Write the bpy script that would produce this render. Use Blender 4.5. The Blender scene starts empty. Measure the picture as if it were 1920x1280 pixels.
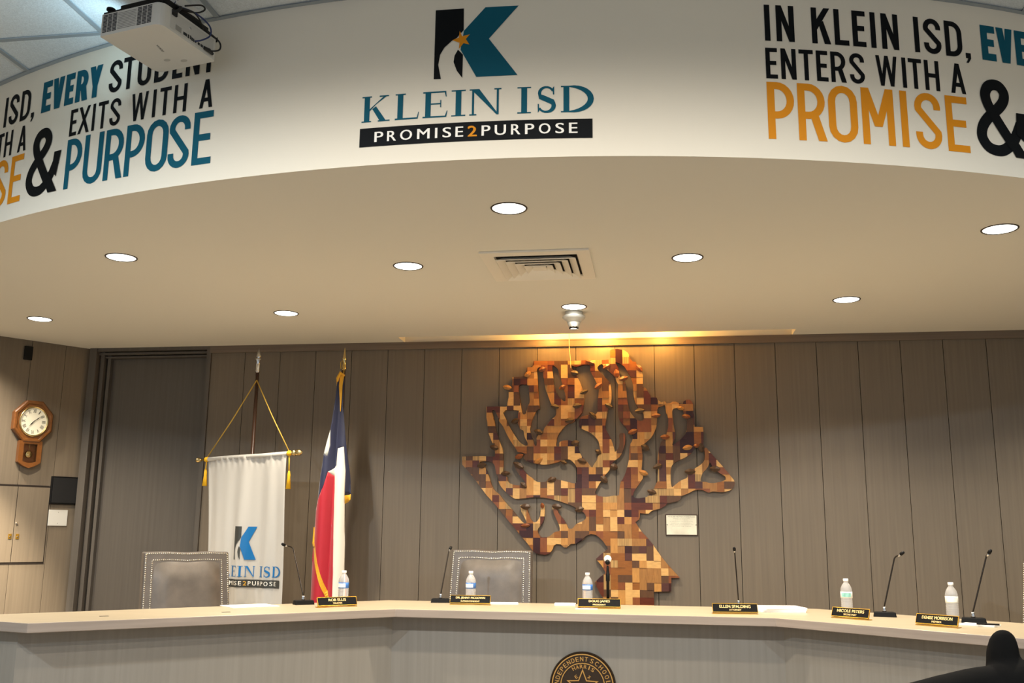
import bpy, bmesh, math, random
from math import sin, cos, pi, radians, sqrt, atan2
from mathutils import Vector, Matrix
from mathutils.geometry import tessellate_polygon

SC = bpy.context.scene
COL = SC.collection
random.seed(7)

# ------------------------------------------------------------------ camera, world, exposure
CAM_Z = 1.49
FOV_F = 1826.28
cam_d = bpy.data.cameras.new('camera'); cam = bpy.data.objects.new('camera', cam_d); COL.objects.link(cam)
cam_d.sensor_fit = 'HORIZONTAL'; cam_d.sensor_width = 36.0; cam_d.lens = 36.0 * FOV_F / 1920.0
cam_d.clip_start = 0.05; cam_d.clip_end = 100
YAW, PITCH, ROLL = 0.148258, 0.1955495, 0.0096383
fwd = Vector((-sin(YAW)*cos(PITCH), cos(YAW)*cos(PITCH), sin(PITCH)))
rgt = Vector((cos(YAW), sin(YAW), 0)); up = rgt.cross(fwd)
r2 = rgt*cos(ROLL) + up*sin(ROLL); u2 = -rgt*sin(ROLL) + up*cos(ROLL)
M = Matrix((r2, u2, -fwd)).transposed().to_4x4(); M.translation = Vector((0, 0, CAM_Z))
cam.matrix_world = M
SC.camera = cam

W = bpy.data.worlds.new('hall_world'); SC.world = W; W.use_nodes = True
W.node_tree.nodes['Background'].inputs[0].default_value = (0.75, 0.85, 1.0, 1)
W.node_tree.nodes['Background'].inputs[1].default_value = 0.80
SC.view_settings.view_transform = 'Standard'; SC.view_settings.look = 'None'
SC.view_settings.gamma = 1; SC.view_settings.use_curve_mapping = False
SC.view_settings.exposure = 0.0

# light levels (watts); the lamps themselves are built further down
SPOT_W = 155.0; SPOT_C = (1.0, 0.88, 0.71)
HALL_W = 225.0; HALL_C = (1.0, 0.93, 0.83); HALL_COOL = (0.74, 0.88, 1.0)
PICT_W = 30.0; PICT_C = (1.0, 0.50, 0.11)

# ------------------------------------------------------------------ helpers
def lin(h):
    h = h.lstrip('#'); v = [int(h[i:i+2], 16)/255 for i in (0, 2, 4)]
    return tuple(x/12.92 if x <= .04045 else ((x+.055)/1.055)**2.4 for x in v) + (1,)

MATS = {}
def mat(name, col, rough=.5, metal=0, spec=.5, noise=0, nscale=(8, 8, 8), bump=0, bscale=200, emit=0, trans=0, ior=1.45, coat=0, sheen=0):
    if name in MATS: return MATS[name]
    m = bpy.data.materials.new(name); m.use_nodes = True; nt = m.node_tree; b = nt.nodes['Principled BSDF']
    c = lin(col) if isinstance(col, str) else tuple(col)
    b.inputs['Base Color'].default_value = c; b.inputs['Roughness'].default_value = rough
    b.inputs['Metallic'].default_value = metal; b.inputs['Specular IOR Level'].default_value = spec
    b.inputs['IOR'].default_value = ior; b.inputs['Transmission Weight'].default_value = trans
    b.inputs['Coat Weight'].default_value = coat; b.inputs['Sheen Weight'].default_value = sheen
    if emit:
        b.inputs['Emission Color'].default_value = c; b.inputs['Emission Strength'].default_value = emit
    tc = nt.nodes.new('ShaderNodeTexCoord')
    if noise:
        mp = nt.nodes.new('ShaderNodeMapping'); mp.inputs['Scale'].default_value = nscale
        n = nt.nodes.new('ShaderNodeTexNoise'); n.inputs['Scale'].default_value = 1; n.inputs['Detail'].default_value = 5
        r = nt.nodes.new('ShaderNodeMapRange'); r.inputs['From Min'].default_value = .3; r.inputs['From Max'].default_value = .7
        r.inputs['To Min'].default_value = 1-noise; r.inputs['To Max'].default_value = 1+noise
        mx = nt.nodes.new('ShaderNodeMix'); mx.data_type = 'RGBA'; mx.blend_type = 'MULTIPLY'; mx.inputs[0].default_value = 1
        mx.inputs[6].default_value = c
        nt.links.new(tc.outputs['Object'], mp.inputs[0]); nt.links.new(mp.outputs[0], n.inputs[0])
        nt.links.new(n.outputs[0], r.inputs[0]); nt.links.new(r.outputs[0], mx.inputs[7]); nt.links.new(mx.outputs[2], b.inputs['Base Color'])
    if bump:
        n2 = nt.nodes.new('ShaderNodeTexNoise'); n2.inputs['Scale'].default_value = bscale; n2.inputs['Detail'].default_value = 3
        bp = nt.nodes.new('ShaderNodeBump'); bp.inputs['Strength'].default_value = bump; bp.inputs['Distance'].default_value = .002
        nt.links.new(tc.outputs['Object'], n2.inputs[0]); nt.links.new(n2.outputs[0], bp.inputs['Height']); nt.links.new(bp.outputs[0], b.inputs['Normal'])
    MATS[name] = m
    return m

def tag(o, label=None, cat=None, group=None, kind=None):
    if label: o['label'] = label
    if cat: o['category'] = cat
    if group: o['group'] = group
    if kind: o['kind'] = kind
    return o

def thing(name, label, cat, loc=(0, 0, 0), rz=0, group=None):
    o = bpy.data.objects.new(name, None); COL.objects.link(o); o.empty_display_size = .05
    o.location = loc; o.rotation_euler = (0, 0, rz)
    return tag(o, label, cat, group)

class MB:
    def __init__(s): s.v = []; s.f = []; s.m = []
    def add(s, vs, fs, m=0):
        n = len(s.v); s.v += [tuple(v) for v in vs]; s.f += [tuple(i+n for i in f) for f in fs]; s.m += [m]*len(fs); return s
    def box(s, x0, x1, y0, y1, z0, z1, m=0, fn=None):
        vs = [(x, y, z) for z in (z0, z1) for y in (y0, y1) for x in (x0, x1)]
        if fn: vs = [fn(*v) for v in vs]
        return s.add(vs, [(0, 2, 3, 1), (4, 5, 7, 6), (0, 1, 5, 4), (2, 6, 7, 3), (0, 4, 6, 2), (1, 3, 7, 5)], m)
    def tube(s, pts, r, n=10, m=0, cap=True):
        pts = [Vector(p) for p in pts]; rs = r if isinstance(r, (list, tuple)) else [r]*len(pts)
        rings = []; prev = None
        for i, p in enumerate(pts):
            t = (pts[min(i+1, len(pts)-1)]-pts[max(i-1, 0)]).normalized()
            if prev is None: a = t.orthogonal().normalized()
            else: a = (prev - t*prev.dot(t)).normalized()
            prev = a; b = t.cross(a)
            rings.append([p + (a*cos(2*pi*k/n) + b*sin(2*pi*k/n))*rs[i] for k in range(n)])
        vs = [v for q in rings for v in q]; fs = []
        for i in range(len(pts)-1):
            for k in range(n): fs.append((i*n+k, i*n+(k+1) % n, (i+1)*n+(k+1) % n, (i+1)*n+k))
        if cap: fs += [tuple(range(n-1, -1, -1)), tuple((len(pts)-1)*n+k for k in range(n))]
        return s.add(vs, fs, m)
    def lathe(s, prof, n=24, c=(0, 0, 0), m=0, fn=None):
        vs = []; fs = []
        for r, z in prof:
            for k in range(n):
                p = (c[0]+r*cos(2*pi*k/n), c[1]+r*sin(2*pi*k/n), c[2]+z); vs.append(fn(*p) if fn else p)
        for i in range(len(prof)-1):
            for k in range(n): fs.append((i*n+k, i*n+(k+1) % n, (i+1)*n+(k+1) % n, (i+1)*n+k))
        fs += [tuple(range(n-1, -1, -1)), tuple((len(prof)-1)*n+k for k in range(n))]
        return s.add(vs, fs, m)
    def prism(s, poly, z0, z1, m=0, fn=None):
        "2D outline extruded from z0 to z1; fn maps (x, y, z)"
        n = len(poly); vs = [(x, y, z) for z in (z0, z1) for x, y in poly]
        if fn: vs = [fn(*v) for v in vs]
        fs = [(i, (i+1) % n, n+(i+1) % n, n+i) for i in range(n)]
        tr = tessellate_polygon([[Vector((x, y, 0)) for x, y in poly]])
        fs += [tuple(t) for t in tr] + [tuple(i+n for i in t) for t in tr]
        return s.add(vs, fs, m)
    def build(s, name, mats, parent=None, smooth=False, bevel=0, seg=2):
        me = bpy.data.meshes.new(name); me.from_pydata(s.v, [], s.f)
        for m in (mats if isinstance(mats, (list, tuple)) else [mats]): me.materials.append(m)
        for p, mi in zip(me.polygons, s.m): p.material_index = mi; p.use_smooth = smooth
        bm = bmesh.new(); bm.from_mesh(me); bmesh.ops.recalc_face_normals(bm, faces=bm.faces); bm.to_mesh(me); bm.free()
        o = bpy.data.objects.new(name, me); COL.objects.link(o)
        if parent: o.parent = parent
        if bevel:
            b = o.modifiers.new('bevel', 'BEVEL'); b.width = bevel; b.segments = seg; b.limit_method = 'ANGLE'
        return o

def copy_tree(o, parent=None):
    c = o.copy(); COL.objects.link(c)
    if parent: c.parent = parent
    for ch in list(o.children): copy_tree(ch, c)
    return c

def struct(o): o['kind'] = 'structure'; return o

# flat outlines -> faces (filled curve, optional grid cut), returned as 2D verts + faces
def fill2d(polys, cut=None, box=None):
    cu = bpy.data.curves.new('tmp', 'CURVE'); cu.dimensions = '2D'; cu.fill_mode = 'BOTH'
    for p in polys:
        sp = cu.splines.new('POLY'); sp.points.add(len(p)-1); sp.use_cyclic_u = True
        for q, (x, y) in zip(sp.points, p): q.co = (x, y, 0, 1)
    o = bpy.data.objects.new('tmp', cu); COL.objects.link(o)
    dg = bpy.context.evaluated_depsgraph_get(); me = bpy.data.meshes.new_from_object(o.evaluated_get(dg))
    bm = bmesh.new(); bm.from_mesh(me); bmesh.ops.remove_doubles(bm, verts=bm.verts, dist=1e-5)
    bpy.data.objects.remove(o); bpy.data.curves.remove(cu); bpy.data.meshes.remove(me)
    if cut:
        (x0, dx), (y0, dy) = cut
        xs = [v.co.x for v in bm.verts]; ys = [v.co.y for v in bm.verts]
        for (c0, d, lo, hi, ax) in ((x0, dx, min(xs), max(xs), 0), (y0, dy, min(ys), max(ys), 1)):
            k = math.ceil((lo-c0)/d)
            while c0+k*d < hi:
                co = [0, 0, 0]; co[ax] = c0+k*d; no = [0, 0, 0]; no[ax] = 1
                bmesh.ops.bisect_plane(bm, geom=bm.verts[:]+bm.edges[:]+bm.faces[:], plane_co=co, plane_no=no, dist=1e-6)
                k += 1
    bm.verts.index_update()
    vs = [(v.co.x, v.co.y) for v in bm.verts]; fs = [[v.index for v in f.verts] for f in bm.faces]
    bm.free(); return vs, fs

def text2d(body, size=1.0):
    cu = bpy.data.curves.new('tmp', 'FONT'); cu.body = body; cu.size = size; cu.resolution_u = 4
    o = bpy.data.objects.new('tmp', cu); COL.objects.link(o)
    dg = bpy.context.evaluated_depsgraph_get(); me = bpy.data.meshes.new_from_object(o.evaluated_get(dg))
    vs = [(v.co.x, v.co.y) for v in me.vertices]; fs = [list(p.vertices) for p in me.polygons]
    bpy.data.objects.remove(o); bpy.data.curves.remove(cu); bpy.data.meshes.remove(me)
    return vs, fs

def fit(vf, x0, x1, y0, y1):
    vs, fs = vf
    if not vs: return vf
    a, b = min(v[0] for v in vs), max(v[0] for v in vs); c, d = min(v[1] for v in vs), max(v[1] for v in vs)
    return [(x0+(x-a)/(b-a)*(x1-x0), y0+(y-c)/(d-c)*(y1-y0)) for x, y in vs], fs

# ---- stroke lettering: condensed sans ------------------------------------------------
def ribbon(pts, t, closed=False):
    "pts [(x,y)] centreline, t width or list -> quads"
    n = len(pts); P = [Vector(p) for p in pts]; tt = t if isinstance(t, list) else [t]*n; L = []; R = []
    for i in range(n):
        if closed: a, b = P[i-1], P[(i+1) % n]
        else: a, b = P[max(i-1, 0)], P[min(i+1, n-1)]
        d1 = (P[i]-a); d2 = (b-P[i])
        d1 = d1.normalized() if d1.length > 1e-9 else d2.normalized(); d2 = d2.normalized() if d2.length > 1e-9 else d1
        nn = Vector((-(d1+d2).y, (d1+d2).x)); nn.normalize(); k = max(.35, nn.dot(Vector((-d1.y, d1.x))))
        L.append(P[i]+nn*tt[i]/2/k); R.append(P[i]-nn*tt[i]/2/k)
    q = []
    for i in range(n if closed else n-1):
        j = (i+1) % n; q.append([tuple(L[i]), tuple(L[j]), tuple(R[j]), tuple(R[i])])
    return q

def arc(cx, cy, rx, ry, a0, a1, n=8):
    return [(cx+rx*cos(radians(a0+(a1-a0)*k/n)), cy+ry*sin(radians(a0+(a1-a0)*k/n))) for k in range(n+1)]

def glyph(ch, w, h, t):
    q = []
    def V(x): q.append([(x, 0), (x+t, 0), (x+t, h), (x, h)])
    def Hb(y, x0=0, x1=None): x1 = w if x1 is None else x1; q.append([(x0, y), (x1, y), (x1, y+t), (x0, y+t)])
    def D(xb, xt, y0=0, y1=None, k=1.0):
        y1 = h if y1 is None else y1; td = t*k*sqrt(1+((xt-xb)/(y1-y0))**2)
        q.append([(xb, y0), (xb+td, y0), (xt+td, y1), (xt, y1)]); return td
    def Dd(xb, xt, **k):  # right-aligned ends
        y0, y1 = k.get('y0', 0), k.get('y1', h); td = t*sqrt(1+((xt-xb)/(y1-y0))**2); q.append([(xb-td, y0), (xb, y0), (xt, y1), (xt-td, y1)])
    e = t/2
    if ch in 'IT|':
        if ch == 'T': Hb(h-t); V(w/2-t/2)
        else: q.append([(0, 0), (w, 0), (w, h), (0, h)])
    elif ch == 'N': V(0); V(w-t); q.append([(w-t*1.02, 0), (w, 0), (t*1.02, h), (0, h)])
    elif ch == 'K': V(0); q.append([(t*.9, h*.36), (t*.9, h*.36+t*2.1), (w-t*1.15, h), (w, h)]); q.append([(w, 0), (w-t*1.2, 0), (t*1.3, h*.56), (t*2.2, h*.64)])
    elif ch == 'L': V(0); Hb(0)
    elif ch == 'E': V(0); Hb(0); Hb(h-t); Hb(h*.5-t/2+h*.01, 0, w*.9)
    elif ch == 'F': V(0); Hb(h-t); Hb(h*.5-t/2, 0, w*.88)
    elif ch == 'H': V(0); V(w-t); Hb(h*.5-t/2)
    elif ch == 'U':
        r = w/2-e; q += ribbon([(e, h)]+arc(w/2, r*1.05+e, r, r*1.05, 180, 360)+[(w-e, h)], t)
    elif ch == 'O':
        r = w/2-e; ry = min(r*1.15, h*.3); q += ribbon(arc(w/2, h-e-ry, r, ry, 0, 180)+arc(w/2, e+ry, r, ry, 180, 360), t, True)
    elif ch == 'D':
        r = w*.45; q += ribbon([(e, 0), (e, h)], t); q += ribbon([(t*.5, h-e)]+arc(w-e-r, h-e-r*1.1, r, r*1.1, 90, 0, 6)+arc(w-e-r, e+r*1.1, r, r*1.1, 0, -90, 6)+[(t*.5, e)], t)
    elif ch in 'PR':
        yb = h*.42 if ch == 'P' else h*.44; r = min(w*.5, (h-yb-t)/2); V(0); hm = (h-e+yb)/2; ry = (h-e-yb)/2
        q += ribbon([(t*.5, h-e)]+arc(w-e-r, hm, r, ry, 90, -90, 12)+[(t*.5, yb)], t)
        if ch == 'R': q.append([(w-t*1.05, 0), (w+t*.12, 0), (w*.52+t*.8, yb+e*.5), (w*.52-t*.35, yb+e*.5)])
    elif ch == 'B':
        V(0); hm = h*.52; r = w*.4
        for lo, hi in ((e, hm), (hm, h-e)): q += ribbon([(t*.5, hi)]+arc(w-e-r, (lo+hi)/2, r, (hi-lo)/2, 90, -90, 10)+[(t*.5, lo)], t)
    elif ch == 'S':
        r = w/2-e; ry = r*1.05; a = arc(w/2, h-e-ry, r, ry, 0, 195, 12); b = arc(w/2, e+ry, r, ry, 15, -180, 12)
        q += ribbon([(w-e, h-e-ry-h*.045)]+a+b+[(e, e+ry+h*.045)], t)
    elif ch == 'C':
        r = w/2-e; ry = min(r*1.1, h*.3); q += ribbon([(w-e, h*.64)]+arc(w/2, h-e-ry, r, ry, 0, 180)+arc(w/2, e+ry, r, ry, 180, 360)+[(w-e, h*.36)], t)
    elif ch == 'A': D(0, w/2-t*.55); Dd(w, w/2+t*.55); Hb(h*.22, w*.2, w*.8)
    elif ch == 'V': td = t; q.append([(w/2-t*.62, 0), (w/2+t*.35, 0), (t*1.08, h), (0, h)]); q.append([(w/2-t*.35, 0), (w/2+t*.62, 0), (w, h), (w-t*1.08, h)])
    elif ch == 'W':
        for a, b in ((0, .27), (.5, .27), (.5, .73), (1, .73)):
            tw = t*.86; xt = a*(w-tw) if a != .5 else w/2-tw/2; xb = b*w-tw*.5; q.append([(xb, 0), (xb+tw, 0), (xt+tw, h), (xt, h)])
    elif ch == 'M': V(0); V(w-t); q.append([(w/2-t*.55, h*.32), (w/2+t*.5, h*.32), (t*1.1, h), (t*.0, h)]); q.append([(w/2-t*.5, h*.32), (w/2+t*.55, h*.32), (w, h), (w-t*1.1, h)])
    elif ch == 'X': D(0, w-t*1.1, k=.95); q.append([(w, 0), (w-t*1.1, 0), (0, h), (t*1.1, h)])
    elif ch == 'Y': q.append([(w/2-t/2, 0), (w/2+t/2, 0), (w/2+t/2, h*.45), (w/2-t/2, h*.45)]); q.append([(w/2-t*.5, h*.36), (w/2+t*.5, h*.44), (t*1.1, h), (0, h)]); q.append([(w/2-t*.5, h*.44), (w/2+t*.5, h*.36), (w, h), (w-t*1.1, h)])
    elif ch == ',': q.append([(0, 0), (w, 0), (w, w), (0, w)]); q.append([(w*.45, 0), (w, 0), (w*.45, -w*.85), (0, -w*.85)])
    elif ch == '&':
        pts = [(w*1.0, h*.62), (w*.90, h*.45), (w*.74, h*.22), (w*.56, h*.095), (w*.40, h*.065), (w*.24, h*.10), (w*.14, h*.20), (w*.13, h*.30), (w*.19, h*.41), (w*.33, h*.53), (w*.50, h*.64), (w*.60, h*.74), (w*.62, h*.84), (w*.54, h*.925), (w*.42, h*.94), (w*.31, h*.90), (w*.25, h*.80), (w*.28, h*.68), (w*.38, h*.54), (w*.6, h*.28), (w*.86, h*.0)]
        ex = (w-t)/w; P0 = [(w/2+(x-w/2)*1.0, y) for x, y in pts[1:]]; cr = []
        for i in range(len(P0)-1):
            a, b, c, d = [Vector(P0[min(max(j, 0), len(P0)-1)]) for j in (i-1, i, i+1, i+2)]
            for k in range(5):
                s = k/5; cr.append(tuple(.5*((2*b)+(c-a)*s+(2*a-5*b+4*c-d)*s*s+(3*b-a-3*c+d)*s**3)))
        cr = [p for p in cr if p[1] > h*.0 and not (p[0] > w*.70 and p[1] < h*.14 and p[0] > w*.62+p[1])]
        q += ribbon(cr, t); q.append([(w*.80, h*.32), (w*.94, h*.22), (w*1.03, h*.60), (w*.83, h*.60)]); q.append([(w*.56, h*.26), (w*.72, h*.32), (w*1.0, 0), (w*.75, 0)])
    return q

def quads_to(mb, quads, fn, off=0, m=0, maxw=.09):
    for qi, qd in enumerate(quads):
        off_q = off + qi*2e-5
        xs = [p[0] for p in qd]
        n = max(1, int((max(xs)-min(xs))/maxw))
        a, b, c, d = qd
        for k in range(n):
            L = lambda p, r, s: (p[0]+(r[0]-p[0])*s, p[1]+(r[1]-p[1])*s)
            s0, s1 = k/n, (k+1)/n
            mb.add([fn(*L(a, b, s0), off_q), fn(*L(a, b, s1), off_q), fn(*L(d, c, s1), off_q), fn(*L(d, c, s0), off_q)], [(0, 1, 2, 3)], m)

def flat_to(mb, vf, fn, off=0, m=0):
    vs, fs = vf; mb.add([fn(x, y, off) for x, y in vs], fs, m)

OUTER=[(-1.503,2.083),(-1.347,2.086),(-1.245,2.083),(-1.246,2.127),(-1.248,2.185),(-1.267,2.187),(-1.297,2.263),(-1.303,2.293),(-1.309,2.356),(-1.316,2.386),(-1.317,2.474),(-1.22,2.474),(-1.17,2.471),(-1.151,2.473),(-1.151,2.5),(-1.141,2.549),(-1.142,2.599),(-1.117,2.628),(-1.113,2.668),(-1.116,2.705),(-1.049,2.707),(-1.024,2.712),(-1.002,2.756),(-0.999,2.781),(-0.955,2.783),(-0.95,2.813),(-0.945,2.833),(-0.868,2.831),(-0.659,2.828),(-0.48,2.83),(-0.383,2.831),(-0.344,2.833),(-0.347,2.904),(-0.334,2.912),(-0.29,2.918),(-0.237,2.905),(-0.208,2.885),(-0.194,2.857),(-0.189,2.837),(-0.171,2.815),(-0.147,2.812),(-0.142,2.782),(-0.114,2.772),(-0.102,2.733),(-0.095,2.703),(-0.097,2.616),(-0.073,2.605),(-0.05,2.562),(-0.041,2.547),(-0.039,2.531),(0.006,2.533),(0.013,2.514),(0.041,2.494),(0.062,2.501),(0.074,2.498),(0.081,2.484),(0.107,2.486),(0.126,2.498),(0.15,2.498),(0.182,2.483),(0.203,2.478),(0.209,2.499),(0.23,2.511),(0.258,2.511),(0.274,2.494),(0.281,2.475),(0.281,2.408),(0.286,2.398),(0.286,2.355),(0.286,2.305),(0.349,2.302),(0.352,2.255),(0.349,2.165),(0.356,2.146),(0.372,2.144),(0.396,2.112),(0.445,2.055),(0.472,2.023),(0.499,1.99),(0.525,1.958),(0.543,1.934),(0.564,1.907),(0.571,1.883),(0.567,1.86),(0.553,1.842),(0.534,1.828),(0.488,1.816),(0.452,1.816),(0.411,1.821),(0.378,1.811),(0.36,1.818),(0.333,1.832),(0.301,1.834),(0.268,1.827),(0.226,1.804),(0.175,1.785),(0.168,1.762),(0.151,1.748),(0.119,1.741),(0.072,1.731),(0.053,1.711),(0.02,1.692),(-0.022,1.682),(-0.05,1.673),(-0.069,1.654),(-0.092,1.654),(-0.134,1.657),(-0.136,1.627),(-0.141,1.609),(-0.169,1.592),(-0.147,1.553),(-0.124,1.521),(-0.078,1.471),(-0.033,1.417),(-0.039,1.421),(0.026,1.328),(0.076,1.27),(0.15,1.189),(0.088,1.188),(0.086,1.091),(-0.042,1.085),(-0.04,0.995),(-0.044,0.953),(-0.209,0.928),(-0.334,0.954),(-0.4,1.017),(-0.436,1.06),(-0.458,1.103),(-0.48,1.142),(-0.435,1.187),(-0.394,1.216),(-0.427,1.271),(-0.468,1.316),(-0.434,1.347),(-0.396,1.377),(-0.377,1.395),(-0.414,1.45),(-0.442,1.475),(-0.47,1.495),(-0.503,1.5),(-0.541,1.485),(-0.565,1.462),(-0.588,1.45),(-0.612,1.429),(-0.548,1.471),(-0.572,1.448),(-0.591,1.45),(-0.614,1.427),(-0.652,1.426),(-0.666,1.417),(-0.688,1.398),(-0.709,1.4),(-0.733,1.421),(-0.766,1.423),(-0.785,1.411),(-0.794,1.383),(-0.813,1.355),(-0.847,1.342),(-0.885,1.345),(-0.918,1.351),(-0.942,1.367),(-0.985,1.423),(-1.039,1.483),(-1.092,1.548),(-1.131,1.59),(-1.161,1.627),(-1.193,1.66),(-1.235,1.712),(-1.31,1.79),(-1.395,1.9),(-1.446,1.962),(-1.501,2.02)]
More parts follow.
